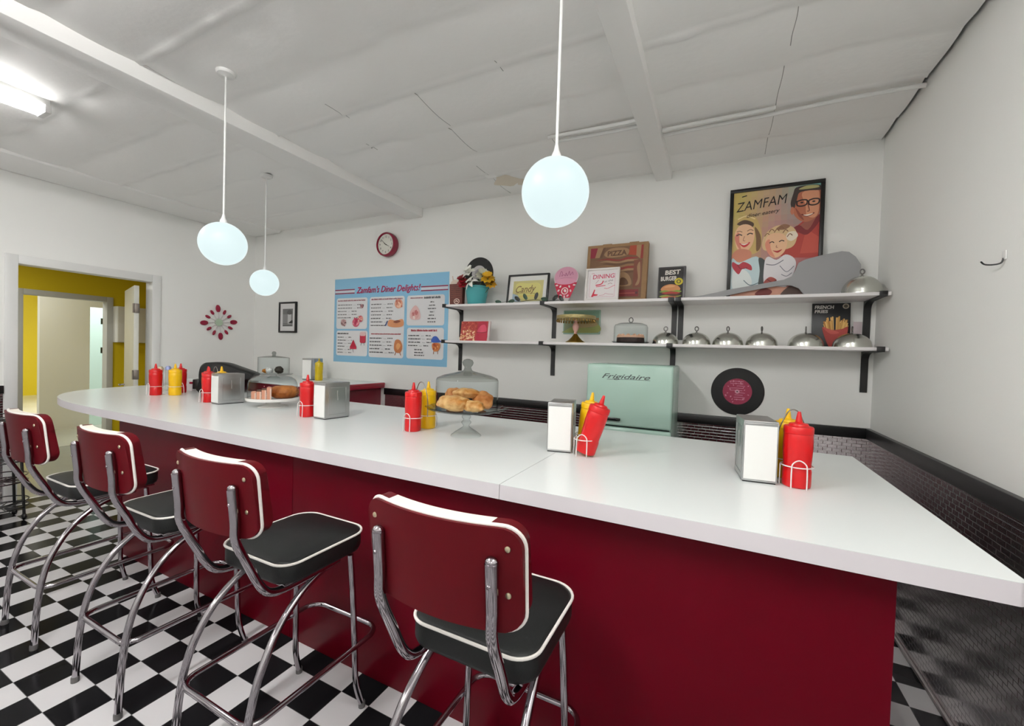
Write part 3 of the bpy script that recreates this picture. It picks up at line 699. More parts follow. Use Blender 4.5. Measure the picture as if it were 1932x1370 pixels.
# fifth, far left
squeeze_bottle(-4.82, 2.07, ZT, KRED, 'leftmost red squeeze bottle on the counter', s=0.99)
squeeze_bottle(-4.70, 2.175, ZT, KYEL, 'leftmost yellow squeeze bottle on the counter')
squeeze_bottle(-4.90, 2.315, ZT, KRED, 'red squeeze bottle behind the leftmost yellow one', s=0.98)
caddy(-4.82, 2.07, ZT, 'wire caddy round the leftmost red and yellow bottles', ((0, 0), (0.12, 0.105)), 0, False)
for i, (x, y, colr, lb) in enumerate(((-5.146, 2.25, (206, 190, 160), 'small salt shaker behind the leftmost red bottle'), (-5.24, 2.36, (150, 160, 205), 'small blue topped shaker among the leftmost bottles'))):
    g = empty('shaker', (x, y, ZT), lb, 'shaker', 'small shakers by the leftmost bottles')
    m = MB(); m.lathe([(0.028, 0), (0.030, 0.01), (0.024, 0.16), (0.026, 0.215)], seg=16, cap0=True); m.build('jar', thin_glass('shaker_glass', (0.9, 0.9, 0.86)), g)
    m = MB(); m.lathe([(0.027, 0.2155), (0.027, 0.24), (0.015, 0.258)], seg=16, cap1=True); m.build('lid', mat('shaker_lid_%d' % i, colr, 0.3, 0.3), g)

# pastries: lumpy ellipsoids
def lumpy(m, c, r, amp=0.12, seed=0, freq=2.2, rot=None, seg=26, rings=16, groove=None):
    t = bmesh.new(); bmesh.ops.create_uvsphere(t, u_segments=seg, v_segments=rings, radius=1)
    for v in t.verts:
        d = v.co.normalized(); k = 1 + amp * noise.noise(d * freq + Vector((seed * 3.7, seed, 1)))
        if groove: k *= 1 - groove[1] * (0.5 + 0.5 * math.cos(groove[0] * math.atan2(d.y, d.x)))
        v.co = Vector((d.x * r[0] * k, d.y * r[1] * k, d.z * r[2] * k))
    M = Matrix.Translation(c)
    if rot: M = M @ rot
    m.merge(t, M)
def crust(name, top, low, zsc=20.0):
    """baked crust: browner where the dough has baked, by a noise of its own"""
    m = mat(name, low, 0.5, spec=0.35, bump=(60, 0.25))
    nt = m.node_tree; b = nt.nodes['Principled BSDF']
    tc = nt.nodes.new('ShaderNodeTexCoord'); n = nt.nodes.new('ShaderNodeTexNoise'); n.inputs['Scale'].default_value = zsc; n.inputs['Detail'].default_value = 5
    nt.links.new(tc.outputs['Object'], n.inputs['Vector'])
    r = nt.nodes.new('ShaderNodeValToRGB'); r.color_ramp.elements[0].position = 0.38; r.color_ramp.elements[1].position = 0.66
    r.color_ramp.elements[0].color = (*lin(low), 1); r.color_ramp.elements[1].color = (*lin(top), 1)
    nt.links.new(n.outputs['Fac'], r.inputs['Fac']); nt.links.new(r.outputs['Color'], b.inputs['Base Color'])
    return m
BREAD = crust('golden_crust', (190, 122, 52), (232, 186, 126))
BREAD2 = crust('brown_crust', (168, 98, 44), (214, 150, 92))
def scallop(R, n, z, amp, seg=96): return [((R * (1 + amp * math.cos(n * 2 * PI * k / seg))) * math.cos(2 * PI * k / seg), (R * (1 + amp * math.cos(n * 2 * PI * k / seg))) * math.sin(2 * PI * k / seg), z) for k in range(seg)]
# glass cake stand
g = empty('cake_stand', (-1.345, 2.13, ZT), 'clear glass pedestal cake stand in the middle of the counter', 'cake stand')
m = MB(); m.lathe([(0.092, 0.0), (0.090, 0.006), (0.070, 0.022), (0.040, 0.042), (0.020, 0.056)], seg=40); m.build('foot', GLASS, g)
m = MB(); m.lathe([(0.020, 0.056), (0.018, 0.064), (0.028, 0.076), (0.030, 0.084), (0.020, 0.094), (0.019, 0.102), (0.027, 0.110), (0.027, 0.118), (0.020, 0.128), (0.024, 0.144)], seg=28); m.build('stem', thin_glass('thick_glass', (0.90, 0.92, 0.92), 1.0), g)
m = MB(); rings = []
for R, z, a in ((0.024, 0.146, 0), (0.12, 0.148, 0), (0.19, 0.152, 0.0), (0.222, 0.160, 0.01), (0.243, 0.172, 0.03), (0.241, 0.176, 0.03), (0.215, 0.164, 0.01), (0.19, 0.158, 0), (0.10, 0.155, 0), (0.01, 0.155, 0)):
    rings.append(scallop(R, 12, z, a))
m.loft(rings, True, False, True); m.build('plate', thin_glass('plate_glass', (0.90, 0.92, 0.92), 1.0), g)
d = empty('glass_dome', (-1.345, 2.13, ZT + 0.159), 'glass dome with dark sloping top covering the bread rolls', 'glass dome', 'glass cake domes')
m = MB(); m.lathe([(0.187, 0.0), (0.187, 0.165), (0.1865, 0.178)], seg=56); m.build('wall', GLASS, d)
m = MB(); m.lathe([(0.1865, 0.178), (0.180, 0.190), (0.14, 0.206), (0.08, 0.220), (0.035, 0.231), (0.026, 0.236)], seg=56); m.build('top', GLASSD, d)
m = MB(); m.lathe([(0.026, 0.236), (0.022, 0.245), (0.020, 0.256), (0.030, 0.268), (0.034, 0.282), (0.026, 0.298), (0.008, 0.304)], seg=24, cap1=True); m.build('knob', thin_glass('knob_glass', (0.66, 0.68, 0.67), 1.0), d)
ROLLS = [((-0.03, -0.10, 0.046), (0.105, 0.062, 0.044), 0.15, 'large golden bread roll at the front of the glass cake stand'),
         ((0.085, -0.065, 0.035), (0.085, 0.05, 0.034), -0.2, 'pale bread roll at the front right under the glass dome'),
         ((-0.115, 0.05, 0.062), (0.07, 0.065, 0.062), 0.7, 'round bread roll at the back left under the glass dome'),
         ((0.075, 0.06, 0.058), (0.085, 0.055, 0.056), -0.5, 'browner bread roll at the back right under the glass dome'),
         ((-0.012, 0.015, 0.098), (0.085, 0.05, 0.030), 0.25, 'flat bread roll lying across the others under the glass dome')]
for i, (c, rr, a, lb) in enumerate(ROLLS):
    m = MB(); lumpy(m, (0, 0, 0), rr, 0.22, i, 1.8, Matrix.Rotation(a, 4, 'Z'))
    zmin = min(v.co.z for v in m.bm.verts)
    tag(m.build('bread_roll', BREAD if i in (0, 1, 4) else BREAD2, None, 60, (-1.345 + c[0], 2.13 + c[1], ZT + 0.157 + c[2])), lb, 'bread roll', 'bread rolls under the glass dome')

# white cake stand with rounded dome
wx, wy = -3.315, 2.235
g = empty('cake_stand', (wx, wy, ZT), 'white low cake stand with flared foot under a rounded dome', 'cake stand')
WCER = mat('white_ceramic', (236, 234, 230), 0.18)
m = MB(); m.lathe([(0.115, 0.0), (0.113, 0.005), (0.085, 0.012), (0.055, 0.026), (0.045, 0.045), (0.05, 0.052)], seg=40); m.build('foot', WCER, g)
m = MB(); m.lathe([(0.01, 0.0525), (0.17, 0.053), (0.194, 0.056), (0.198, 0.064), (0.198, 0.078), (0.192, 0.08), (0.188, 0.071), (0.01, 0.070)], seg=56, cap0=True, cap1=True); m.build('plate', WCER, g)
d = empty('glass_dome', (wx, wy, ZT + 0.0735), 'rounded clear dome on the white cake stand', 'glass dome', 'glass cake domes')
m = MB(); m.lathe([(0.184, 0.0), (0.184, 0.09), (0.180, 0.125), (0.165, 0.155), (0.135, 0.176), (0.09, 0.187), (0.03, 0.191), (0.001, 0.191)], seg=56); m.build('shell', thin_glass('dome_glass', (0.86, 0.88, 0.88), 1.25), d)
m = MB(); m.lathe([(0.183, 0.0), (0.186, 0.004), (0.183, 0.008)], seg=48); m.build('rim', thin_glass('thick_glass'), d)
CAKE = crust('bundt_crust', (150, 82, 30), (206, 128, 62), 14)
m = MB()
seg = 60
rings = []
for k in range(15):
    a = 2 * PI * k / 14; rr0, rz_ = 0.058, 0.05
    rings.append((0.056 + 0.046 * math.cos(a), 0.050 + 0.050 * math.sin(a)))
for i in range(seg): pass
R2 = []
for (rad, z) in rings:
    R2.append([((rad * (1 + 0.09 * abs(math.sin(5 * 2 * PI * j / seg)) * min(1, rad / 0.08))) * math.cos(2 * PI * j / seg), (rad * (1 + 0.09 * abs(math.sin(5 * 2 * PI * j / seg)) * min(1, rad / 0.08))) * math.sin(2 * PI * j / seg), z) for j in range(seg)])
m.loft(R2, True, False, False)
cak = m.build('bundt_cake', CAKE, None, 60, (wx + 0.045, wy + 0.07, ZT + 0.0712)); tag(cak, 'brown ring cake under the rounded dome', 'cake')
SL = mat('pink_sponge', (238, 170, 140), 0.6, bump=(80, 0.2)); SLT = mat('dark_glaze', (96, 60, 36), 0.4)
for i, lb in enumerate(('pink cake slice at the far left under the rounded dome', 'second pink cake slice from the left under the rounded dome', 'third pink cake slice, with dark glaze, under the rounded dome', 'tall pink cake slice next to the brown ring cake')):
    a = math.radians(56); lx, ly = -0.136 + 0.036 * i, -0.035 - 0.012 * i
    g2 = empty('cake_slice', (wx + lx * math.cos(a) - ly * math.sin(a), wy + lx * math.sin(a) + ly * math.cos(a), ZT + 0.0715), lb, 'cake slice', 'pink cake slices under the rounded dome', a)
    hh = 0.052 + 0.012 * i
    m = MB(); m.prism([(-0.016, -0.05), (0.016, -0.05), (0.013, 0.04), (-0.013, 0.04)], 0.0, hh); m.build('sponge', SL, g2)
    m = MB(); m.box(0.0062, 0.0164, -0.052, -0.0502, 0.001, hh - 0.001); m.build('cream_stripe', mat('pale_cream', (246, 214, 196), 0.6), g2)
    m = MB(); m.prism([(-0.0165, -0.0505), (0.0165, -0.0505), (0.0133, 0.04), (-0.0133, 0.04)], hh + 0.0001, hh + 0.008); m.build('glaze', SLT if i in (1, 2) else SL, g2)

# black hooded machine on the raised counter
g = empty('hooded_machine', (-4.715, 2.63, ZT), 'black curved plastic machine with a sloping hood at the back of the counter', 'machine', None, math.radians(40))
prof = [(-0.265, 0.0), (-0.272, 0.12), (-0.270, 0.22), (-0.250, 0.275), (-0.205, 0.305), (-0.15, 0.314), (-0.02, 0.314), (0.05, 0.302), (0.15, 0.265), (0.25, 0.228), (0.305, 0.205), (0.312, 0.185), (0.28, 0.165), (0.20, 0.12), (0.17, 0.0)]
prof = [(x if x > -0.02 else -0.02 + (x + 0.02) * 0.7, z) for x, z in prof]
m = MB(); pp = [(p.x, p.y) for p in crom([(a, b, 0) for a, b in prof], 3, True)]
m.loft([[(a * 0.97, -0.11, max(b * 0.95, 0.0)) for a, b in pp], [(a, -0.09, max(b, 0)) for a, b in pp], [(a, 0.09, max(b, 0)) for a, b in pp], [(a * 0.97, 0.11, max(b * 0.95, 0)) for a, b in pp]])
m.build('hood', mat('black_moulded', (22, 23, 24), 0.42, spec=0.4), g, 50)
m = MB(); m.box(-0.255, -0.199, -0.09, 0.02, 0.035, 0.135, 0.006); m.build('side_box', BLACKP, g)
m = MB(); m.box(-0.297, -0.256, -0.06, -0.02, 0.085, 0.105, 0.003); m.build('red_lever', mat('dark_red_plastic', (150, 20, 50), 0.3), g)
g = empty('white_box', (-5.13, 2.52, ZT), 'low white box on the counter, left of the black hooded machine', 'box')
m = MB(); m.box(-0.13, 0.13, -0.05, 0.05, 0.0, 0.10, 0.003); m.build('tray', LAME, g)
m = MB(); m.box(-0.132, 0.132, -0.052, 0.052, 0.1005, 0.117, 0.003); m.build('lid', LAM, g)
# dome, dispenser and bottle on the raised counter
bx, by = -4.86, 3.28
g = empty('cake_stand', (bx, by, PZ), 'glass cake plate at the back of the raised counter', 'cake stand')
m = MB(); m.lathe([(0.08, 0.0), (0.05, 0.014), (0.03, 0.03), (0.035, 0.042)], seg=28); m.build('foot', GLASS, g)
m = MB(); m.lathe([(0.01, 0.042), (0.20, 0.046), (0.215, 0.054), (0.2, 0.052), (0.01, 0.048)], seg=40, cap1=True); m.build('plate', thin_glass('plate_glass'), g)
d = empty('glass_dome', (bx, by, PZ + 0.0535), 'glass dome with flat sloping top at the back of the raised counter', 'glass dome', 'glass cake domes')
m = MB(); m.lathe([(0.172, 0.0), (0.172, 0.195)], seg=48); m.build('wall', GLASS, d)
m = MB(); m.lathe([(0.172, 0.195), (0.165, 0.200), (0.08, 0.212), (0.022, 0.218)], seg=48); m.build('top', GLASSD, d)
m = MB(); m.lathe([(0.022, 0.218), (0.016, 0.228), (0.024, 0.24), (0.022, 0.262), (0.01, 0.272)], seg=20, cap1=True); m.build('knob', thin_glass('knob_glass'), d)
for i, (x, y, rr, colr, nm, lb) in enumerate(((-0.085, -0.03, (0.055, 0.05, 0.028), (196, 120, 30), 'pastry', 'orange brown pastry under the dome on the raised counter'),
        (0.0, -0.055, (0.042, 0.04, 0.036), (232, 226, 222), 'frosted_cake', 'white frosted cake under the dome on the raised counter'), (0.085, 0.01, (0.052, 0.045, 0.044), (54, 44, 34), 'cookie_pile', 'dark chocolate pastry under the dome on the raised counter'))):
    m = MB(); lumpy(m, (0, 0, 0), rr, 0.25, i + 20, 3.0); o = m.build(nm, mat('pastry_%d' % i, colr, 0.6, vary=(60, 0.35)), None, 60, (bx + x, by + y, PZ + 0.053 + rr[2] * 1.12)); tag(o, lb, 'pastry', 'pastries under the back dome')
dispenser(-4.385, 3.37, math.radians(14), 'steel napkin dispenser on the raised counter below the small picture', PZ)
squeeze_bottle(-4.235, 3.42, PZ, mat('olive_mustard', (206, 178, 8), 0.3), 'yellow squeeze bottle on the raised counter by the blue menu', s=0.86)

# ================================================================== BACK WALL: SHELVES
SF, SZ = 3.45, (1.69, 2.047)
def shelf(x0, x1, z, label):
    m = MB(); m.box(x0, x1, SF, BY - 0.001, z - 0.022, z, 0.0015); tag(m.build('wall_shelf', SHELF), label, 'shelf', 'white wall shelves')
shelf(-2.51, -0.322, SZ[1], 'upper white wall shelf on the left, holding flowers and a pizza box')
shelf(-0.318, 0.975, SZ[1], 'upper white wall shelf on the right, under the framed family poster')
shelf(-2.50, -0.322, SZ[0], 'lower white wall shelf on the left, holding the gold cake stand')
shelf(-0.318, 0.975, SZ[0], 'lower white wall shelf on the right, holding a row of steel cloches')
def bracket(x, z, label):
    zb = z - 0.0225; t = 0.006; hw = 0.021
    g = empty('shelf_bracket', (x, BY, zb), label, 'shelf bracket', 'black shelf brackets')
    D = BY - SF
    pts = [(-0.001, 0.0), (-0.001, -0.29), (-0.001 - t, -0.29), (-0.001 - t, -0.085)]
    R = 0.055
    for k in range(1, 8):
        a = PI / 2 * k / 8; pts.append((-t - R + R * math.cos(a), -0.008 - R - 0.012 + R * math.sin(a) + 0.006))
    pts += [(-t - R - 0.01, -t - 0.002), (-D - 0.002, -t), (-D - 0.002, 0.0)]
    m = MB(); m.loft([[(-hw, a, b) for a, b in pts], [(hw, a, b) for a, b in pts]]); m.build('arm', BLACKP, g)
    m = MB(); m.box(-hw, hw, -D - 0.008, -D - 0.0025, -0.007, 0.028, 0.0015); m.box(-hw, hw, -D - 0.008, -D + 0.02, 0.0232, 0.0275, 0.001); m.build('lip', BLACKP, g)
for x, nm in ((-2.478, 'at the left end'), (-1.42, 'in the middle of the left run'), (-0.343, 'left of the joint between the two runs'), (-0.292, 'right of the joint between the two runs'), (0.935, 'beside the right wall')):
    if x == -0.292:
        bracket(x, SZ[1], 'black bracket under the upper shelf, ' + nm); continue
    for k, z in enumerate(SZ):
        bracket(x, z, 'black bracket under the %s shelf, %s' % (('lower', 'upper')[k], nm))

# ---- upper shelf things
Z1 = SZ[1] + 0.0003; Z0 = SZ[0] + 0.0003
def panel_thing(name, loc, wd, ht, th, label, cat, tilt=0.0, rz=0.0, group=None):
    """an upright board: Empty at its bottom centre, local x right, z up, printed face at y=0 towards the room, thickness behind"""
    return empty(name, loc, label, cat, group, 0, (-tilt, 0, rz))
def record(name, loc, R, lab, label, tilt, lrgb):
    g = empty(name, loc, label, 'record', 'vinyl records', 0, (-tilt, 0, 0))
    m = MB(); m.M = Matrix.Translation((0, 0, R)) @ Matrix.Rotation(PI / 2, 4, 'X')
    prof = [(0.004, 0.0)]
    prof = [(lab, 0.0025), (R * 0.62, 0.0027)]
    for k in range(14): prof += [(R * (0.62 + 0.025 * k), 0.0027), (R * (0.632 + 0.025 * k), 0.0022)]
    prof += [(R, 0.0018), (R, -0.0018), (lab, -0.0018)]
    m.lathe(prof, seg=64); m.build('disc', mat('vinyl_black', (20, 20, 21), 0.42, spec=0.3), g)
    a = Art(-0.0026); a.mb.M = Matrix.Translation((0, 0, R)); a.ell(0, 0, lab, lab, lrgb, 0, 48)
    return g, a, R
g, a, R = record('vinyl_record', (-2.275, BY - 0.004, 2.232), 0.17, 0.085, 'black vinyl record with grey label on the wall behind the flower bucket', 0, (190, 186, 186))
a.ell(0, 0, 0.05, 0.05, (150, 146, 148)); a.ell(0, 0, 0.005, 0.005, (20, 20, 20)); a.build('label_disc', g)
g, a, R = record('vinyl_record', (0.147, BY - 0.004, 1.143), 0.188, 0.103, 'large black vinyl record with crimson label on the wall below the shelves', 0, (150, 34, 70))
r5 = random.Random(4)
for k in range(9): a.line([(r5.uniform(-0.06, 0.0) , 0.08 - 0.018 * k), (r5.uniform(-0.02, 0.02), 0.082 - 0.018 * k), (r5.uniform(0.03, 0.06), 0.08 - 0.018 * k)], 0.004, (206, 140, 160))
for q in range(26):
    an, rr = r5.uniform(0, 2 * PI), r5.uniform(0.05, 0.092); a.ell(rr * math.cos(an), rr * math.sin(an), 0.006, 0.003, (214, 150, 168), an)
a.ell(0, 0, 0.017, 0.017, (206, 150, 168)); a.ell(0, 0, 0.005, 0.005, (30, 10, 16)); a.build('label_disc', g)

# teal bucket of flowers
g = empty('flower_bucket', (-2.178, 3.575, Z1), 'teal bucket of red, white and yellow flowers at the left of the upper shelf', 'flower bucket')
m = MB(); m.lathe([(0.086, 0), (0.088, 0.003), (0.116, 0.165), (0.124, 0.168), (0.125, 0.182), (0.119, 0.184), (0.116, 0.178), (0.085, 0.02)], seg=36, cap0=True); m.build('bucket', mat('teal_tin', (72, 160, 164), 0.35), g)
GRN = mat('leaf_green', (58, 84, 40), 0.55); 
def petals(m, c, n, L, wd, up, cup=0.4, twist=0.0, rz=0.0, tilt=(0, 0)):
    Rm = Matrix.Translation(c) @ Matrix.Rotation(tilt[0], 4, 'X') @ Matrix.Rotation(tilt[1], 4, 'Y')
    for i in range(n):
        a = 2 * PI * i / n + twist; prev = None; rows = []
        for k in range(6):
            t = k / 5; rr = L * t; ww = wd * math.sin(PI * min(0.06 + t * 0.92, 1)) ** 0.8; zz = up * t - cup * L * t * t
            row = []
            for s in (-1, 0, 1):
                x, y = rr * math.cos(a) - s * ww * math.sin(a), rr * math.sin(a) + s * ww * math.cos(a)
                row.append(m._v(Rm @ Vector((x, y, zz + (0.12 * ww if s else -0.0)))))
            rows.append(row)
        for p, q in zip(rows, rows[1:]):
            for s in range(2): m._f([p[s], p[s + 1], q[s + 1], q[s]])
FLOW = [('white_lily', (250, 248, 242), (0.0, -0.12, 0.21), 6, 0.085, 0.022, 0.03, 0.7), ('white_lily', (240, 240, 232), (-0.06, -0.05, 0.31), 6, 0.08, 0.03, 0.05, 0.5),
        ('red_flower', (150, 20, 36), (-0.12, -0.07, 0.22), 9, 0.07, 0.028, 0.05, 0.6), ('red_flower', (170, 24, 40), (-0.10, -0.09, 0.185), 8, 0.055, 0.024, 0.04, 0.6),
        ('yellow_flower', (206, 160, 20), (0.15, -0.05, 0.24), 9, 0.075, 0.026, 0.05, 0.6), ('yellow_flower', (190, 140, 20), (0.17, -0.02, 0.19), 8, 0.06, 0.022, 0.04, 0.6),
        ('pale_flower', (196, 196, 176), (0.06, 0.0, 0.28), 10, 0.075, 0.026, 0.05, 0.5)]
for i, (nm, colr, c, n, L, wd, up, cup) in enumerate(FLOW):
    m = MB(); m.mi = 0
    for q in range(2): petals(m, (c[0], c[1], c[2] + 0.012 * q), n, L * (1 - 0.3 * q), wd, up + 0.03 * q, cup, q * 0.4 + i, tilt=(0.7, 0.15 * i - 0.4))
    m.mi = 1; m.tube([(c[0] * 0.25, c[1] * 0.3, 0.06), (c[0] * 0.7, c[1] * 0.7, c[2] * 0.7), c], 0.003, 6)
    m.ell(c, (0.012, 0.012, 0.01)); m.build(nm, [mat('petal_%d' % i, colr, 0.6), GRN], g, 70)
m = MB()
for i in range(26):
    an = rnd.uniform(0, 2 * PI); rr = rnd.uniform(0.02, 0.14); petals(m, (rr * math.cos(an), rr * 0.6 * math.sin(an) - 0.02, rnd.uniform(0.17, 0.27)), 1, 0.09, 0.018, 0.05, 0.4, an, tilt=(0.2, 0.2))
m.build('foliage', [GRN], g, 70)

# brown drink carton standing sign
g = panel_thing('drink_carton', (-2.395, 3.53, Z1), 0.16, 0.22, 0.05, 'brown drink cup shaped stand with a pale round badge, left of the flower bucket', 'drink sign')
m = MB(); m.loft([rr_ for rr_ in ([(-0.072, 0, 0), (0.072, 0, 0), (0.072, 0.05, 0), (-0.072, 0.05, 0)], [(-0.082, 0, 0.215), (0.076, 0, 0.215), (0.076, 0.05, 0.215), (-0.082, 0.05, 0.215)])]); m.build('carton', mat('cocoa_brown', (96, 44, 34), 0.5, vary=(50, 0.25)), g)
a = Art(-0.0008)
for k in range(7): a.line([(-0.06, 0.20 - 0.02 * k), (-0.02, 0.203 - 0.02 * k), (0.03, 0.198 - 0.02 * k), (0.06, 0.2 - 0.02 * k)], 0.004, (132, 78, 60))
a.ell(0.01, 0.04, 0.034, 0.028, (232, 206, 190)); a.ell(0.01, 0.04, 0.027, 0.021, (90, 40, 34)); a.line([(-0.006, 0.034), (0.006, 0.05), (0.016, 0.034), (0.026, 0.046)], 0.007, (232, 206, 190))
a.build('badge', g)
m = MB(); m.prism([(-0.076, 0.2155), (0.07, 0.2155), (0.055, 0.245), (-0.03, 0.262), (-0.066, 0.24)], 0.004, 0.046, 'y'); m.build('foam_top', mat('foam_white', (222, 206, 190), 0.7), g)
m = MB(); m.tube([(-0.05, 0.02, 0.24), (-0.062, 0.02, 0.30)], 0.005, 8); m.build('straw', mat('straw_pale', (226, 206, 190), 0.5), g)

def frame(g, W_, H_, bw, th, mt, name='frame'):
    m = MB()
    m.box(-W_ / 2, W_ / 2, -0.012, th, 0, bw, 0.002); m.box(-W_ / 2, W_ / 2, -0.012, th, H_ - bw, H_, 0.002)
    m.box(-W_ / 2, -W_ / 2 + bw, -0.0118, th - 0.0002, bw, H_ - bw, 0.001); m.box(W_ / 2 - bw, W_ / 2, -0.0118, th - 0.0002, bw, H_ - bw, 0.001)
    m.box(-W_ / 2 + bw, W_ / 2 - bw, 0.001, th - 0.001, bw, H_ - bw); return m.build(name, mt, g)
g = panel_thing('framed_print', (-1.645, 3.60, Z1), 0.43, 0.29, 0.02, 'black framed yellow print with white mat on the upper shelf', 'picture', math.radians(9))
frame(g, 0.425, 0.295, 0.016, 0.014, BLACKP)
a = Art(0.0008); a.rect(-0.197, 0.197, 0.016, 0.279, (228, 228, 224)); a.rect(-0.155, 0.158, 0.03, 0.232, (198, 190, 130)); a.poly([(-0.155, 0.03), (-0.06, 0.03), (-0.1, 0.09), (-0.155, 0.11)], (160, 180, 196))
a.spoly([(-0.13, 0.18), (-0.09, 0.215), (0.0, 0.205), (0.09, 0.21), (0.135, 0.17), (0.11, 0.07), (0.02, 0.045), (-0.07, 0.06)], (214, 206, 128))
a.text('Candy', -0.135, 0.115, 0.095, (120, 92, 60), 0.35, 0.21, 0.04, 0.001); a.line([(-0.13, 0.105), (-0.02, 0.112), (0.08, 0.105)], 0.004, (150, 116, 70)); a.line([(-0.08, 0.08), (0.02, 0.082), (0.1, 0.08)], 0.006, (226, 190, 90))
a.build('print', g)

# pink cone-shaped sign
g = panel_thing('cone_sign', (-1.272, 3.60, Z1), 0.23, 0.34, 0.018, 'pink and red ice cream cone sign on the upper shelf, right of the yellow print', 'sign', math.radians(8))
out = [(-0.042, 0.0), (0.036, 0.0), (0.052, 0.05), (0.098, 0.185)] + [(0.003 + 0.118 * math.cos(t), 0.245 + 0.1 * math.sin(t)) for t in [-0.45 + (PI + 0.9) * k / 22 for k in range(23)]] + [(-0.098, 0.185), (-0.062, 0.05)]
m = MB(); m.prism(out, 0.0, 0.016, 'y'); m.build('board', mat('white_board', (214, 208, 206), 0.5), g)
a = Art(-0.0004)
a.poly([(0.003 + 0.112 * math.cos(t), 0.247 + 0.094 * math.sin(t)) for t in [2 * PI * k / 32 for k in range(32)]], (208, 150, 172))
a.poly([(-0.106, 0.192), (0.112, 0.192), (0.054, 0.05), (-0.056, 0.05)], (190, 24, 62)); a.ell(0.0, 0.205, 0.098, 0.03, (216, 152, 176))
for k, (x, z) in enumerate(((-0.08, 0.17), (-0.045, 0.158), (0.04, 0.155), (0.085, 0.168), (-0.06, 0.12), (0.055, 0.115), (-0.035, 0.075), (0.03, 0.07), (0.0, 0.062))): a.ell(x, z, 0.013, 0.008, (232, 214, 214), k)
a.ell(0, 0.115, 0.034, 0.034, (240, 226, 222)); a.ell(0, 0.115, 0.024, 0.026, (190, 24, 62)); a.ell(0.003, 0.117, 0.012, 0.016, (240, 226, 222), 0.5)
a.line([(-0.06, 0.25), (-0.05, 0.30), (-0.035, 0.285), (-0.04, 0.255), (-0.02, 0.27), (-0.005, 0.255), (0.0, 0.285), (0.015, 0.255), (0.03, 0.30), (0.04, 0.26), (0.06, 0.29), (0.068, 0.262)], 0.006, (166, 96, 126))
a.line([(-0.05, 0.232), (0.0, 0.238), (0.06, 0.232)], 0.003, (180, 110, 138)); a.build('print', g)

# trailing vine with dark leaves
g = empty('leaf_vine', (-1.55, 3.51, Z1), 'thin leafy vine lying along the shelf before the yellow print', 'vine')
m = MB(); pts = crom([(-0.36, 0.0, 0.006), (-0.25, 0.02, 0.02), (-0.12, -0.01, 0.012), (0.02, 0.02, 0.03), (0.15, -0.01, 0.012), (0.30, 0.01, 0.02)], 8); m.tube(pts, 0.0025, 6); m.build('stem', mat('dark_stem', (34, 34, 26), 0.5), g)
for i, (x, z, a_) in enumerate(((-0.34, 0.015, 0.2), (-0.14, 0.04, 0.6), (-0.06, 0.055, 1.0), (0.05, 0.06, 1.9), (0.13, 0.03, 0.1), (0.235, 0.04, 2.4), (-0.2, 0.018, -0.2), (0.29, 0.028, 0.9))):
    m = MB(); m.M = Matrix.Translation((x, -0.01, z)) @ Matrix.Rotation(a_, 4, 'Y')
    P = [(0.034 * math.cos(t), 0.018 * math.sin(t)) for t in [2 * PI * k / 14 for k in range(14)]]
    V = [m._v((q, -0.006 * abs(math.cos(k)), b)) for k, (q, b) in enumerate(P)]; c = m._v((0, -0.008, 0))
    for k in range(14): m._f([c, V[k], V[(k + 1) % 14]])
    m.build('leaf', mat('vine_leaf', (28, 62, 44), 0.35) if i % 2 == 0 else mat('vine_leaf_dark', (24, 30, 26), 0.4), g)

# pizza box on edge
g = panel_thing('pizza_box', (-0.82, 3.60, Z1), 0.51, 0.51, 0.06, 'brown cardboard pizza box standing on edge on the upper shelf', 'pizza box', math.radians(7))
m = MB(); m.box(-0.262, 0.262, 0.0, 0.058, 0.0, 0.518, 0.006); m.build('box', CARD, g)
m = MB(); m.box(-0.13, -0.05, 0.01, 0.04, 0.5185, 0.526, 0.002); m.box(0.1, 0.18, 0.01, 0.04, 0.5185, 0.528, 0.002); m.build('tab', CARD, g)
a = Art(-0.0004); BR = (96, 64, 42); RD = (134, 40, 34); TN = (156, 122, 88)
a.rect(-0.232, 0.222, 0.03, 0.49, (112, 80, 54))
for k in range(12): a.rect(-0.23, -0.05, 0.30 + 0.0062 * k, 0.303 + 0.0062 * k, (120, 86, 58))
a.poly([(-0.232, 0.40), (-0.19, 0.40), (-0.17, 0.49), (-0.232, 0.49)], (132, 26, 46)); a.poly([(-0.19, 0.40), (-0.15, 0.40), (-0.12, 0.49), (-0.17, 0.49)], TN); a.poly([(-0.15, 0.40), (-0.125, 0.40), (-0.1, 0.49), (-0.12, 0.49)], BR)
a.poly([(0.10, 0.41), (0.165, 0.40), (0.165, 0.49), (0.11, 0.49)], (158, 62, 34)); a.poly([(0.165, 0.40), (0.20, 0.37), (0.205, 0.49), (0.165, 0.49)], TN); a.poly([(0.2, 0.37), (0.222, 0.37), (0.222, 0.49), (0.205, 0.49)], RD)
a.spoly([(-0.11, 0.43), (-0.06, 0.475), (0.03, 0.48), (0.1, 0.46), (0.09, 0.41), (0.0, 0.395), (-0.08, 0.40)], TN)
a.text('PIZZA', -0.082, 0.41, 0.062, (88, 56, 36), 0.0, 0.165, 0.02, 0.002)
for k in range(7):
    z = 0.375 - 0.02 * k; a.spoly([(-0.18 + 0.03 * (k % 3), z), (-0.08, z + 0.014), (0.02, z - 0.002), (0.1, z + 0.016), (0.19, z + 0.004), (0.1, z - 0.006), (0.0, z - 0.012), (-0.1, z + 0.002)], (RD, TN, BR, (140, 104, 70))[k % 4])
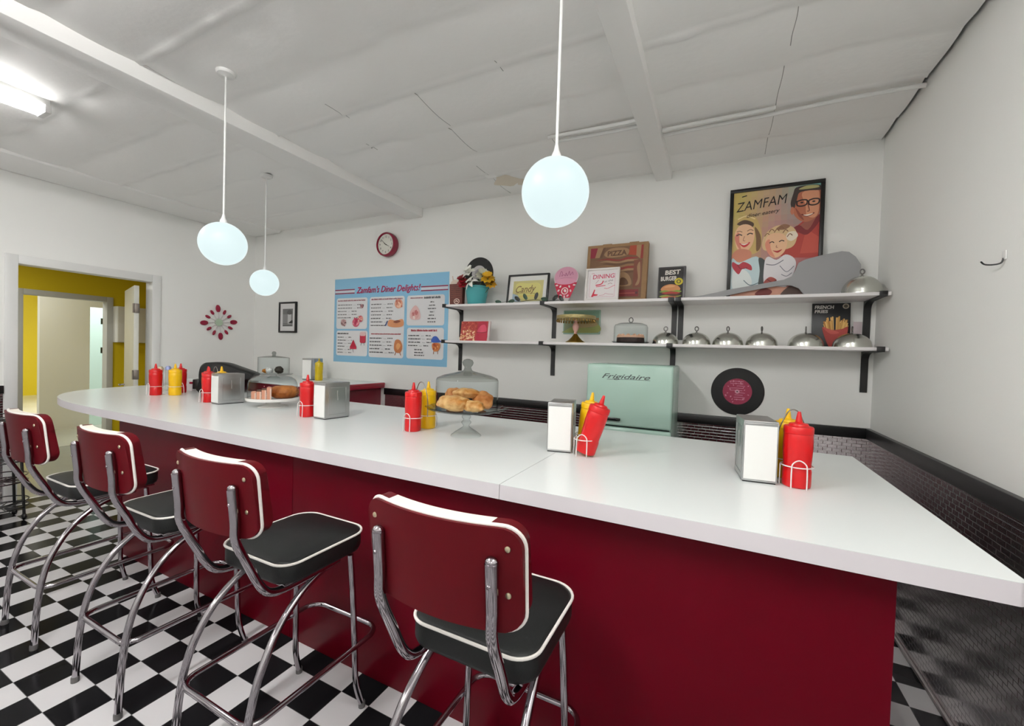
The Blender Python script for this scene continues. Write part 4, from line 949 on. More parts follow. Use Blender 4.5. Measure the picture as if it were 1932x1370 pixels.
a.rect(0.15, 0.215, 0.12, 0.36, (116, 62, 44)); a.spoly([(0.17, 0.14), (0.19, 0.2), (0.178, 0.3), (0.2, 0.34), (0.208, 0.22), (0.2, 0.15)], TN); a.spoly([(-0.02, 0.15), (0.02, 0.24), (0.07, 0.26), (0.12, 0.22), (0.13, 0.14)], TN); a.spoly([(0.02, 0.15), (0.05, 0.21), (0.09, 0.2), (0.11, 0.15)], BR)
a.rect(-0.20, 0.20, 0.045, 0.105, (122, 28, 34)); a.rect(-0.20, 0.20, 0.07, 0.076, (176, 92, 80)); a.ell(0.185, 0.074, 0.012, 0.012, (70, 20, 24)); a.build('print', g)

# white framed diner sign
g = panel_thing('framed_sign', (-0.905, 3.495, Z1), 0.285, 0.28, 0.02, 'white framed sign with red lettering in front of the pizza box', 'sign', math.radians(7))
frame(g, 0.288, 0.282, 0.017, 0.014, mat('white_frame', (226, 220, 216), 0.45))
a = Art(0.0008); a.rect(-0.128, 0.128, 0.016, 0.266, (228, 222, 222))
for w_ in (0.003,):
    for p in ([(-0.105, 0.035), (0.108, 0.035)], [(0.108, 0.035), (0.108, 0.235)], [(-0.105, 0.035), (-0.105, 0.225)]): a.line(p, 0.0025, (206, 150, 165), False)
a.text('DINING', -0.085, 0.19, 0.052, (196, 60, 96), 0.1, 0.185, 0.03, 0.0008)
a.line([(-0.095, 0.235), (-0.08, 0.24), (-0.07, 0.235)], 0.003, (196, 60, 96)); a.line([(-0.055, 0.135), (-0.02, 0.14), (0.0, 0.15), (0.01, 0.172)], 0.009, (200, 24, 60)); a.line([(-0.03, 0.18), (-0.055, 0.15)], 0.003, (150, 90, 110))
a.text('at the', 0.018, 0.155, 0.024, (120, 96, 106), 0.2, 0.075, 0.18); a.line([(-0.05, 0.122), (0.0, 0.128), (0.03, 0.13)], 0.006, (200, 24, 60)); a.line([(0.02, 0.108), (0.05, 0.104), (0.09, 0.122), (0.11, 0.13)], 0.004, (200, 60, 90)); a.line([(0.05, 0.14), (0.07, 0.15), (0.085, 0.142)], 0.0035, (150, 90, 110))
a.poly([(-0.088, 0.035), (-0.07, 0.035), (-0.055, 0.095), (-0.062, 0.10)], (196, 16, 52)); a.poly([(-0.075, 0.04), (-0.035, 0.045), (-0.03, 0.055), (-0.07, 0.06)], (196, 16, 52)); a.line([(-0.02, 0.045), (0.02, 0.05), (0.03, 0.062), (0.06, 0.055), (0.1, 0.052)], 0.003, (196, 120, 140)); a.build('print', g)

# burger tin sign
g = panel_thing('burger_sign', (-0.362, 3.60, Z1), 0.21, 0.28, 0.02, 'black burger sign with white lettering on the upper shelf', 'sign', math.radians(7))
m = MB(); m.box(-0.106, 0.106, 0.0, 0.028, 0, 0.283, 0.005); m.build('box', mat('tin_grey', (92, 90, 92), 0.35, 0.5), g)
a = Art(-0.0004); a.rr(-0.099, 0.088, 0.004, 0.272, 0.008, (30, 26, 24))
a.text('BEST', -0.055, 0.215, 0.05, (222, 216, 208), 0.1, 0.12, 0.03, 0.0016); a.text('BURGER', -0.085, 0.165, 0.048, (222, 216, 208), 0.0, 0.125, 0.02, 0.0016)
a.ell(0.055, 0.155, 0.032, 0.030, (196, 180, 40)); a.ell(0.055, 0.155, 0.017, 0.016, (60, 54, 20)); a.ell(0.055, 0.155, 0.01, 0.01, (196, 180, 40))
a.spoly([(-0.078, 0.085), (-0.06, 0.12), (-0.005, 0.135), (0.05, 0.12), (0.068, 0.085), (0.0, 0.078)], (196, 132, 84)); a.spoly([(-0.055, 0.11), (-0.01, 0.128), (0.03, 0.118), (0.0, 0.108)], (214, 158, 110))
a.spoly([(-0.09, 0.072), (-0.05, 0.085), (0.0, 0.076), (0.05, 0.085), (0.08, 0.07), (0.03, 0.062), (-0.03, 0.066)], (126, 150, 60)); a.spoly([(-0.075, 0.062), (0.0, 0.074), (0.072, 0.06), (0.0, 0.05)], (166, 50, 44)); a.spoly([(-0.08, 0.045), (0.0, 0.056), (0.075, 0.044), (0.0, 0.034)], (84, 46, 30)); a.spoly([(-0.09, 0.036), (-0.04, 0.046), (0.02, 0.034), (0.08, 0.04), (0.04, 0.026), (-0.05, 0.026)], (140, 156, 66)); a.spoly([(-0.07, 0.026), (0.0, 0.034), (0.068, 0.025), (0.05, 0.008), (-0.05, 0.008)], (176, 84, 60))
a.build('print', g)

# large grey paddle lying along the shelf
g = empty('pizza_peel', (0.0, 3.686, Z1), 'large flat grey paddle shape lying along the upper shelf before the family poster', 'paddle', None, 0, (0, 0, 0))
pe = [(-0.315, 0.004), (-0.30, 0.020), (-0.12, 0.044), (0.05, 0.080), (0.25, 0.112), (0.405, 0.138), (0.455, 0.160), (0.476, 0.205), (0.492, 0.255), (0.53, 0.275), (0.62, 0.298), (0.738, 0.318), (0.778, 0.310), (0.815, 0.275), (0.846, 0.22), (0.848, 0.165), (0.82, 0.105), (0.76, 0.045), (0.70, 0.006), (0.60, 0.002), (0.545, 0.004), (0.53, 0.030), (0.50, 0.072), (0.455, 0.094), (0.41, 0.100), (0.30, 0.085), (0.17, 0.062), (0.05, 0.037), (-0.05, 0.020), (-0.14, 0.005)]
m = MB(); m.prism([(x * 1.025, z * 1.025) for x, z in pe], -0.008, 0.008, 'y'); m.build('board', GREY, g, 40)

# framed family poster
g = panel_thing('framed_poster', (0.347, 3.716, Z1), 0.61, 0.86, 0.02, 'black framed poster of a smiling family with ZAMFAM lettering', 'poster', math.radians(2.0))
PW, PH, pb = 0.614, 0.876, 0.026
frame(g, PW, PH, pb, 0.016, mat('black_frame', (14, 12, 13), 0.3))
a = Art(0.0008)
X0, X1, ZA, ZB = -PW / 2 + pb, PW / 2 - pb, pb, PH - pb
NX, NZ = 14, 20
c00, c10, c01, c11 = (188, 150, 150), (196, 132, 128), (206, 184, 104), (110, 176, 178)
for i in range(NX):
    for j in range(NZ):
        u, v = (i + 0.5) / NX, (j + 0.5) / NZ
        top = [(206, 186, 104), (196, 164, 140), (120, 176, 176)]
        tt = u * 2; q = int(min(tt, 1.999)); e = tt - q
        tc_ = [top[q][k] * (1 - e) + top[q + 1][k] * e for k in range(3)]
        low = [(200, 176, 110), (182, 128, 132), (170, 100, 100)]
        lc = [low[q][k] * (1 - e) + low[q + 1][k] * e for k in range(3)]
        vv = max(0, min(1, (v - 0.45) / 0.5)); colr = tuple(int((lc[k] * (1 - vv) + tc_[k] * vv) // 6 * 6) for k in range(3))
        yy = a.y; a.rect(X0 + (X1 - X0) * i / NX, X0 + (X1 - X0) * (i + 1) / NX, ZA + (ZB - ZA) * j / NZ, ZA + (ZB - ZA) * (j + 1) / NZ, colr); a.y = yy
a.y -= 0.0003
def P(u, v): return (X0 + (X1 - X0) * u, ZA + (ZB - ZA) * v)
def PP(L): return [P(*q) for q in L]
INK = (38, 26, 26); SK = (206, 138, 106); SKL = (232, 186, 148); SKD = (142, 74, 58)
# man, upper right
a.spoly(PP([(0.56, 0.42), (0.60, 0.56), (0.72, 0.60), (0.80, 0.66), (1.0, 0.72), (1.0, 0.40), (0.99, 0.34), (0.62, 0.36)]), (172, 62, 54)); a.poly(PP([(0.86, 0.60), (1.0, 0.52), (1.0, 0.38), (0.80, 0.38)]), (192, 82, 68))
a.poly(PP([(0.76, 0.62), (0.97, 0.74), (0.99, 0.64), (0.84, 0.56)]), (150, 86, 72)); a.spoly(PP([(0.70, 0.60), (0.78, 0.64), (0.88, 0.59), (0.98, 0.72), (1.0, 0.66), (0.88, 0.55), (0.78, 0.57)]), (120, 36, 40))
a.spoly(PP([(0.715, 0.93), (0.70, 0.82), (0.725, 0.73), (0.80, 0.675), (0.88, 0.665), (0.965, 0.70), (1.0, 0.76), (1.0, 0.95), (0.86, 0.97)]), (178, 104, 76)); a.spoly(PP([(0.80, 0.93), (0.97, 0.95), (0.99, 0.78), (0.95, 0.70), (0.86, 0.72), (0.84, 0.82)]), (214, 148, 114))
a.spoly(PP([(0.69, 0.80), (0.675, 0.85), (0.70, 0.93), (0.73, 0.985), (0.86, 0.995), (0.985, 0.985), (1.0, 0.94), (0.88, 0.945), (0.77, 0.935), (0.745, 0.88), (0.72, 0.80)]), (58, 44, 40)); a.spoly(PP([(0.76, 0.965), (0.84, 0.99), (0.96, 0.985), (0.98, 0.965), (0.88, 0.96)]), (176, 168, 112))
a.spoly(PP([(0.675, 0.77), (0.69, 0.81), (0.715, 0.80), (0.715, 0.755), (0.695, 0.74)]), (190, 116, 90))
for u in (0.80, 0.93): a.line(PP([(u - 0.055, 0.855), (u - 0.05, 0.82), (u, 0.81), (u + 0.05, 0.822), (u + 0.056, 0.858), (u, 0.866), (u - 0.055, 0.855)]), 0.010, INK); a.ell(*P(u, 0.842), 0.010, 0.006, INK)
a.line(PP([(0.73, 0.858), (0.745, 0.855)]), 0.012, INK, False); a.line(PP([(0.86, 0.84), (0.885, 0.765), (0.86, 0.76)]), 0.006, (120, 60, 44)); a.line(PP([(0.80, 0.735), (0.87, 0.715), (0.94, 0.74)]), 0.009, (110, 40, 36)); a.spoly(PP([(0.82, 0.728), (0.87, 0.716), (0.93, 0.735), (0.87, 0.73)]), (240, 226, 212)); a.spoly(PP([(0.73, 0.80), (0.77, 0.72), (0.83, 0.68), (0.79, 0.74)]), SKD)
# woman, left
a.spoly(PP([(0.0, 0.50), (0.02, 0.66), (0.06, 0.74), (0.16, 0.775), (0.27, 0.75), (0.33, 0.66), (0.36, 0.55), (0.34, 0.44), (0.24, 0.40), (0.06, 0.40)]), (198, 168, 104)); a.spoly(PP([(0.05, 0.70), (0.14, 0.735), (0.25, 0.70), (0.24, 0.66), (0.14, 0.675)]), (84, 62, 46)); a.spoly(PP([(0.27, 0.66), (0.34, 0.58), (0.35, 0.47), (0.30, 0.43), (0.29, 0.55)]), (120, 88, 58)); a.line(PP([(0.06, 0.745), (0.16, 0.77), (0.27, 0.735)]), 0.008, (236, 214, 160))
a.spoly(PP([(0.03, 0.60), (0.08, 0.68), (0.18, 0.69), (0.26, 0.64), (0.265, 0.54), (0.22, 0.46), (0.14, 0.43), (0.06, 0.47)]), SKL); a.spoly(PP([(0.03, 0.58), (0.06, 0.50), (0.12, 0.44), (0.09, 0.53), (0.08, 0.62)]), (212, 128, 110))
a.line(PP([(0.05, 0.588), (0.085, 0.60), (0.12, 0.588)]), 0.008, INK); a.line(PP([(0.18, 0.59), (0.215, 0.603), (0.25, 0.594)]), 0.008, INK); a.line(PP([(0.05, 0.625), (0.085, 0.632), (0.12, 0.62)]), 0.005, (120, 80, 50)); a.line(PP([(0.18, 0.625), (0.22, 0.638), (0.255, 0.625)]), 0.005, (120, 80, 50)); a.line(PP([(0.15, 0.58), (0.135, 0.54), (0.16, 0.535)]), 0.004, (150, 84, 66))
a.spoly(PP([(0.09, 0.515), (0.15, 0.508), (0.22, 0.52), (0.19, 0.485), (0.14, 0.475)]), (190, 40, 46)); a.spoly(PP([(0.105, 0.511), (0.15, 0.506), (0.205, 0.515), (0.15, 0.494)]), (246, 238, 228))
a.spoly(PP([(0.0, 0.40), (0.08, 0.46), (0.22, 0.44), (0.24, 0.38), (0.16, 0.34), (0.0, 0.34)]), (200, 130, 104)); a.spoly(PP([(0.0, 0.36), (0.10, 0.33), (0.30, 0.38), (0.36, 0.30), (0.37, 0.16), (0.33, 0.0), (0.0, 0.0)]), (196, 216, 220)); a.spoly(PP([(0.04, 0.28), (0.2, 0.24), (0.26, 0.12), (0.12, 0.06), (0.02, 0.1)]), (228, 234, 232))
a.spoly(PP([(0.02, 0.34), (0.09, 0.31), (0.15, 0.335), (0.24, 0.30), (0.25, 0.25), (0.15, 0.275), (0.10, 0.22), (0.05, 0.25), (0.01, 0.30)]), (178, 52, 66)); a.line(PP([(0.08, 0.31), (0.12, 0.27), (0.20, 0.28)]), 0.006, (120, 26, 40)); a.line(PP([(0.16, 0.16), (0.24, 0.11), (0.34, 0.13)]), 0.006, (90, 110, 120))
a.spoly(PP([(0.33, 0.36), (0.40, 0.34), (0.46, 0.24), (0.42, 0.12), (0.34, 0.10), (0.35, 0.24)]), (64, 70, 70))
# child, centre
a.spoly(PP([(0.38, 0.44), (0.37, 0.53), (0.42, 0.60), (0.52, 0.65), (0.66, 0.645), (0.74, 0.60), (0.76, 0.52), (0.70, 0.44), (0.5, 0.42)]), (216, 184, 138)); a.spoly(PP([(0.52, 0.62), (0.60, 0.66), (0.68, 0.64), (0.62, 0.61)]), (140, 100, 76)); a.spoly(PP([(0.66, 0.58), (0.74, 0.585), (0.77, 0.54), (0.70, 0.50), (0.64, 0.53)]), (234, 220, 202))
for u, v in ((0.42, 0.57), (0.47, 0.605), (0.53, 0.60), (0.58, 0.62), (0.63, 0.59), (0.68, 0.55)): a.line(PP([(u - 0.03, v - 0.01), (u, v + 0.018), (u + 0.03, v)]), 0.006, (128, 88, 62))
a.spoly(PP([(0.40, 0.50), (0.43, 0.565), (0.52, 0.585), (0.62, 0.56), (0.655, 0.49), (0.62, 0.40), (0.53, 0.355), (0.45, 0.39)]), SKL); a.spoly(PP([(0.40, 0.49), (0.44, 0.40), (0.52, 0.36), (0.47, 0.44), (0.45, 0.53)]), (222, 142, 118))
a.line(PP([(0.45, 0.495), (0.48, 0.506), (0.505, 0.495)]), 0.007, INK); a.line(PP([(0.56, 0.50), (0.59, 0.512), (0.62, 0.503)]), 0.007, INK); a.line(PP([(0.535, 0.47), (0.53, 0.452), (0.55, 0.45)]), 0.004, (150, 84, 66)); a.spoly(PP([(0.49, 0.425), (0.54, 0.418), (0.60, 0.43), (0.55, 0.40)]), (176, 44, 48))
a.spoly(PP([(0.40, 0.30), (0.44, 0.37), (0.54, 0.335), (0.64, 0.38), (0.74, 0.34), (0.76, 0.26), (0.70, 0.14), (0.62, 0.06), (0.42, 0.08)]), (226, 222, 224)); a.line(PP([(0.42, 0.30), (0.52, 0.29), (0.62, 0.33)]), 0.006, (110, 110, 122)); a.line(PP([(0.58, 0.28), (0.66, 0.22), (0.74, 0.27)]), 0.005, (120, 120, 132)); a.line(PP([(0.60, 0.2), (0.66, 0.18), (0.72, 0.21)]), 0.005, (120, 120, 132)); a.spoly(PP([(0.40, 0.13), (0.47, 0.18), (0.55, 0.15), (0.52, 0.10), (0.44, 0.09)]), (160, 70, 62)); a.line(PP([(0.44, 0.16), (0.5, 0.13), (0.55, 0.15)]), 0.006, (90, 26, 26))
a.spoly(PP([(0.0, 0.0), (0.1, 0.08), (0.4, 0.10), (0.7, 0.08), (0.86, 0.12), (0.9, 0.0)]), (206, 150, 128)); a.spoly(PP([(0.3, 0.02), (0.4, 0.08), (0.5, 0.05), (0.46, 0.01)]), (110, 40, 36)); a.spoly(PP([(0.6, 0.0), (0.72, 0.1), (0.86, 0.09), (0.88, 0.0)]), (74, 52, 44)); a.spoly(PP([(0.75, 0.12), (0.79, 0.2), (0.82, 0.16), (0.80, 0.1)]), (240, 232, 228))
a.text('ZAMFAM', X0 + 0.018, ZB - 0.155, 0.105, (22, 16, 14), 0.28, 0.345, 0.10, -0.0004); a.line(PP([(0.10, 0.955), (0.16, 0.965)]), 0.008, (22, 16, 14), False)
a.text('diner eatery', X0 + 0.09, ZB - 0.205, 0.042, (30, 22, 18), 0.35, 0.22, 0.10, 0.0002)
a.build('picture', g)

# steel cloche, one kind
def cloche(x, y, z, R, H, label, first=None, knob='ring', rz=0.0):
    g = empty('cloche', (x, y, z), label, 'cloche', 'domed steel food covers', rz)
    m = MB(); m.lathe([(R, 0.0), (R * 1.0, 0.004), (R * 0.985, 0.012)] + [(R * 0.98 * math.cos(t), 0.012 + (H - 0.012) * math.sin(t)) for t in [PI / 2 * k / 14 for k in range(1, 15)]], seg=48, cap1=True); m.build('dome', STEEL2, g, 60)
    m = MB(); m.lathe([(0.008, H - 0.001), (0.005, H + 0.004), (0.005, H + 0.012)], seg=12)
    m.M = Matrix.Translation((0, 0, H + 0.028)) @ Matrix.Rotation(PI / 2, 4, 'X')
    m.tube([(0.014 * math.cos(2 * PI * k / 20), 0.016 * math.sin(2 * PI * k / 20), 0) for k in range(20)], 0.0042, 8, True)
    m.build('handle', mat('dull_steel', (132, 130, 128), 0.3, 1.0), g, 60)
    return g
CL = [(-0.387, 0.102, 'first steel cloche from the left on the lower shelf, beside the cake dome', 0.0), (-0.158, 0.104, 'second steel cloche from the left on the lower shelf', 0.5), (0.061, 0.107, 'third steel cloche from the left on the lower shelf', 0.9),
      (0.283, 0.105, 'fourth steel cloche from the left on the lower shelf', 1.2), (0.552, 0.108, 'steel cloche left of the fries print on the lower shelf', 1.5), (0.815, 0.109, 'steel cloche at the right end of the lower shelf, before the fries print', 1.4)]
for x, R, lb, rz in CL: cloche(x, 3.58, Z0, R, 0.098, lb, rz=rz)
cloche(0.848, 3.558, Z1, 0.112, 0.125, 'steel cloche at the right end of the upper shelf', rz=0.4)

# ---- lower shelf things
g = panel_thing('popcorn_print', (-2.19, 3.56, Z0), 0.35, 0.2, 0.03, 'red print of popcorn and a pink drink at the left of the lower shelf', 'print', math.radians(8))
m = MB(); m.box(-0.168, 0.172, 0.0, 0.022, 0, 0.203, 0.006); m.build('board', mat('pale_edge', (212, 196, 194), 0.4), g)
a = Art(-0.0004); a.rr(-0.165, 0.15, 0.003, 0.2, 0.006, (172, 62, 54)); a.spoly([(0.02, 0.01), (0.03, 0.1), (0.04, 0.19), (0.13, 0.19), (0.148, 0.1), (0.14, 0.01)], (176, 36, 60)); a.spoly([(0.03, 0.085), (0.06, 0.15), (0.11, 0.165), (0.135, 0.12), (0.12, 0.09)], (206, 70, 96)); a.line([(0.02, 0.09), (0.08, 0.085), (0.14, 0.092)], 0.006, (120, 20, 34))
r6 = random.Random(11)
for k in range(60):
    x, z = r6.uniform(-0.16, 0.0), r6.uniform(0.008, 0.11); 
    if z < 0.11 - 0.25 * max(0, x + 0.05) - 0.3 * max(0, -0.11 - x): a.ell(x, z, r6.uniform(0.007, 0.013), r6.uniform(0.006, 0.010), r6.choice(((232, 190, 150), (214, 160, 110), (240, 210, 176), (190, 120, 84))), r6.uniform(0, 3))
for k in range(36): a.ell(r6.uniform(-0.155, 0.02), r6.uniform(0.12, 0.19), r6.uniform(0.006, 0.014), 0.005, r6.choice(((150, 44, 40), (196, 90, 70), (206, 116, 84))), r6.uniform(0, 3))
a.build('print', g)
g = panel_thing('green_print', (-1.148, BY - 0.019, 1.776), 0.36, 0.23, 0.02, 'green print hung on the wall behind the gold cake stand', 'picture', 0)
m = MB(); m.box(-0.176, 0.178, 0.0, 0.018, 0.0, 0.224, 0.008); m.build('board', mat('pale_green_edge', (150, 182, 166), 0.35), g)
a = Art(-0.0004); a.rect(-0.164, 0.166, 0.012, 0.212, (128, 138, 108)); a.rect(-0.164, 0.166, 0.15, 0.212, (118, 152, 132)); a.spoly([(-0.16, 0.03), (-0.05, 0.08), (0.08, 0.06), (0.16, 0.09), (0.162, 0.02), (-0.16, 0.015)], (146, 156, 90)); a.rect(-0.164, 0.166, 0.128, 0.15, (150, 116, 74)); a.spoly([(-0.08, 0.08), (-0.02, 0.12), (0.06, 0.10), (0.12, 0.125), (0.15, 0.08), (0.0, 0.06)], (168, 150, 108)); a.build('print', g)
# gold cake stand
g = empty('gold_cake_stand', (-1.135, 3.55, Z0), 'gold pedestal cake stand with ornate rim on the lower shelf', 'cake stand')
m = MB(); m.lathe([(0.088, 0.0), (0.086, 0.006), (0.06, 0.022), (0.034, 0.048), (0.018, 0.072), (0.012, 0.078)], seg=36, cap0=True); m.build('foot', GOLD, g)
m = MB(); m.lathe([(0.012, 0.078), (0.015, 0.086), (0.012, 0.095), (0.024, 0.118), (0.030, 0.14), (0.022, 0.165), (0.012, 0.18), (0.02, 0.198)], seg=24); m.build('stem', mat('pink_glass', (208, 160, 150), 0.12), g)
m = MB(); m.lathe([(0.02, 0.198), (0.14, 0.2), (0.168, 0.206), (0.172, 0.214), (0.172, 0.234), (0.166, 0.236), (0.16, 0.224), (0.01, 0.222)], seg=48, cap1=True); m.build('plate', mat('pale_gold', (186, 170, 120), 0.35, 0.8, bump=(90, 0.6)), g)
m = MB()
for k in range(36):
    t = 2 * PI * k / 36; m.ell((0.165 * math.cos(t), 0.165 * math.sin(t), 0.190), (0.008, 0.008, 0.012), 8, 6)
    m.tube([(0.165 * math.cos(t), 0.165 * math.sin(t), 0.21), (0.165 * math.cos(t), 0.165 * math.sin(t), 0.18)], 0.002, 5)
m.build('bead_fringe', mat('old_gold', (140, 112, 60), 0.35, 0.9), g)
# cake under a glass dome
g = empty('cake_plate', (-0.665, 3.58, Z0), 'low glass cake plate on the lower shelf', 'cake plate')
m = MB(); m.lathe([(0.12, 0.0), (0.14, 0.003), (0.152, 0.014), (0.15, 0.017), (0.138, 0.009), (0.01, 0.008)], seg=48, cap0=True, cap1=True); m.build('dish', thin_glass('plate_glass'), g)
d = empty('glass_dome', (-0.665, 3.58, Z0 + 0.0115), 'straight sided glass dome with ring handle on the lower shelf', 'glass dome', 'glass cake domes')
m = MB(); m.lathe([(0.138, 0.0), (0.138, 0.125), (0.130, 0.145), (0.10, 0.158), (0.04, 0.163), (0.001, 0.163)], seg=48); m.build('shell', GLASS, d)
m = MB(); m.M = Matrix.Translation((0, 0, 0.187)) @ Matrix.Rotation(PI / 2, 4, 'X'); m.tube([(0.016 * math.cos(2 * PI * k / 20), 0.02 * math.sin(2 * PI * k / 20), 0) for k in range(20)], 0.0045, 8, True); m.build('ring_handle', mat('dull_steel'), d)
g = empty('layer_cake', (-0.665, 3.58, Z0 + 0.0095), 'dark layer cake with pinkish icing under the straight sided dome', 'cake')
m = MB(); m.lathe([(0.112, 0.0), (0.113, 0.02), (0.111, 0.040)], seg=40, cap0=True, cap1=True); m.build('sponge', mat('chocolate_sponge', (52, 34, 30), 0.7, vary=(60, 0.3)), g)
m = MB(); m.lathe([(0.1125, 0.0405), (0.114, 0.048), (0.11, 0.055), (0.05, 0.057)], seg=40, cap0=True, cap1=True)
for k in range(12): m.ell((0.094 * math.cos(2 * PI * k / 12), 0.094 * math.sin(2 * PI * k / 12), 0.058), (0.016, 0.016, 0.013), 10, 8)
m.build('icing', mat('pink_icing', (226, 178, 150), 0.5), g)
# fries print
g = panel_thing('fries_print', (0.723, 3.715, Z0), 0.225, 0.33, 0.012, 'black print of fries in a red cup behind the last two cloches', 'print', math.radians(5))
m = MB(); m.box(-0.113, 0.113, 0.0, 0.012, 0, 0.325, 0.002); m.build('board', mat('near_black_card', (30, 31, 34), 0.4), g)
a = Art(-0.0004); a.text('FRENCH', -0.1, 0.285, 0.034, (214, 212, 206), 0.1, 0.115, 0, 0.001); a.text('FRIES', -0.1, 0.255, 0.03, (214, 212, 206), 0.1, 0.08, 0, 0.001)
a.ell(0.085, 0.302, 0.019, 0.019, (190, 180, 160)); a.ell(0.085, 0.302, 0.012, 0.012, (90, 84, 70))
r7 = random.Random(5)
for k in range(44):
    x = r7.uniform(-0.045, 0.1); z1 = 0.225 - 1.6 * (x - 0.03) ** 2 * 4 + r7.uniform(-0.04, 0.012); x2 = 0.03 + (x - 0.03) * 0.7
    a.line([(x2, 0.10), (x, z1)], 0.008, r7.choice(((196, 146, 72), (214, 168, 92), (168, 112, 50), (226, 184, 112))), False)
a.spoly([(-0.05, 0.15), (0.0, 0.13), (0.06, 0.135), (0.1, 0.15), (0.085, 0.06), (0.06, 0.0), (0.0, 0.0), (-0.03, 0.06)], (158, 52, 46)); a.spoly([(-0.05, 0.15), (0.0, 0.132), (0.05, 0.11), (0.0, 0.1)], (186, 80, 70)); a.build('print', g)
m = MB(); m.M = Matrix.Translation((0.872, 3.70, Z0)) @ Matrix.Rotation(0.4, 4, 'Z'); m.box(-0.028, 0.028, 0.0, 0.003, 0.0, 0.185, 0.0005)
tag(m.build('price_card', mat('pale_card', (200, 186, 190), 0.5)), 'small pale card standing right of the fries print', 'card')

# mint fridge
g = empty('refrigerator', (-0.60, 3.20, 0), 'mint green retro refrigerator standing under the shelves', 'refrigerator')
m = MB(); m.box(-0.315, 0.315, 0.062, 0.555, 0.03, 1.522, 0.02, 3); m.build('body', MINT, g)
m = MB(); m.box(-0.318, 0.318, 0.0, 0.06, 1.052, 1.52, 0.016, 3); fd = m.build('freezer_door', MINT, g)
m = MB(); m.box(-0.318, 0.318, 0.0, 0.06, 0.05, 1.040, 0.016, 3); md = m.build('lower_door', MINT, g)
m = MB(); m.box(-0.19, -0.045, -0.022, -0.006, 1.092, 1.113, 0.004); m.box(-0.185, -0.165, -0.008, 0.001, 1.094, 1.111); m.box(-0.07, -0.05, -0.008, 0.001, 1.094, 1.111); m.build('handle', BLACKM, fd)
m = MB(); m.box(-0.19, -0.045, -0.022, -0.006, 0.98, 1.0, 0.004); m.box(-0.185, -0.165, -0.008, 0.001, 0.982, 0.998); m.box(-0.07, -0.05, -0.008, 0.001, 0.982, 0.998); m.build('handle', BLACKM, md)
m = MB(); m.box(-0.30, 0.30, 0.045, 0.0615, 1.0405, 1.0515); m.build('gasket', BLACKP, g)
a = Art(-0.0004); a.text('Frigidaire', -0.205, 1.412, 0.05, (76, 84, 82), 0.4, 0.36, 0.0, 0.0006); a.line([(-0.16, 1.402), (0.05, 1.408), (0.16, 1.408)], 0.003, (84, 92, 90)); a.build('script_badge', fd)
for x in (-0.26, 0.26):
    m = MB(); m.lathe([(0.02, 0), (0.02, 0.03)], (x, 0.1, 0), 12, True, True); m.lathe([(0.02, 0), (0.02, 0.03)], (x, 0.5, 0), 12, True, True); m.build('foot', BLACKM, g)

# ---- wall things
g = panel_thing('menu_board', (-3.535, BY - 0.003, 1.407), 1.75, 1.035, 0.003, 'large pale blue menu poster with white price panels on the back wall', 'menu')
m = MB(); m.box(-0.868, 0.885, 0.0, 0.0025, 0, 1.04, 0.0005); m.build('sheet', mat('menu_blue', (138, 192, 224), 0.4), g)
a = Art(-0.0004); OX, OZ = 3.535, -1.407
def mx(x): return x + OX
def mz(z): return z + OZ
MAR = (134, 34, 78); WH = (226, 226, 228); TX = (44, 42, 48); RDT = (176, 40, 58)
for (xa, xb, za, zb) in ((-4.395, -4.055, 2.262, 2.312), (-3.03, -2.66, 2.25, 2.30)):
    a.rect(mx(xa), mx(xb), mz(za - 0.006), mz(zb + 0.006), (206, 214, 224)); a.rect(mx(xa), mx(xb), mz(zb - 0.010), mz(zb + 0.004), MAR); a.rect(mx(xa), mx(xb), mz(za - 0.004), mz(za + 0.010), MAR)
a.text("Zamfam's Diner Delights!", mx(-4.026) + 0.006, mz(2.262) - 0.004, 0.105, (70, 30, 66), 0.32, 0.985, 0.0, 0.001); a.text("Zamfam's Diner Delights!", mx(-4.026), mz(2.262), 0.105, (190, 34, 92), 0.32, 0.985, 0.0, 0.0005)
pan = dict(p1=(-4.362, -3.838, 1.822, 2.205), p2=(-4.355, -3.825, 1.488, 1.80), p3=(-3.80, -3.262, 1.482, 2.205), p4=(-3.225, -2.70, 1.862, 2.203), p5=(-3.215, -2.70, 1.484, 1.836))
for k in pan: x0, x1, z0, z1 = pan[k]; a.rr(mx(x0), mx(x1), mz(z0), mz(z1), 0.03, WH)
def lines(x0, x1, z0, dz, n, h=0.013, price=True, seed=0, rgb=TX):
    r_ = random.Random(seed)
    for i in range(n):
        z = z0 - dz * i; e = x0 + (x1 - x0) * r_.uniform(0.35, 0.6); a.words(mx(x0), mx(e), mz(z), h, rgb, seed * 31 + i)
        if price:
            xx = e + 0.03; 
            for q in range(3): a.rect(mx(xx + 0.014 * q), mx(xx + 0.014 * q + 0.006), mz(z), mz(z + 0.004), rgb)
            a.words(mx(xx + 0.06), mx(min(xx + 0.06 + (x1 - x0) * 0.2, x1)), mz(z), h, rgb, seed * 57 + i)
def hdr(x0, x1, z, h, rgb, seed): a.words(mx(x0), mx(x1), mz(z), h, rgb, seed, 0.12)
hdr(-4.34, -3.87, 2.165, 0.018, (140, 40, 62), 1); lines(-4.34, -3.93, 2.115, 0.04, 5, seed=2)
hdr(-3.775, -3.29, 2.168, 0.018, (140, 40, 62), 3); lines(-3.775, -3.37, 2.11, 0.042, 7, seed=4)
hdr(-3.175, -3.0, 2.168, 0.014, (140, 40, 62), 5); hdr(-2.98, -2.76, 2.162, 0.026, TX, 6)
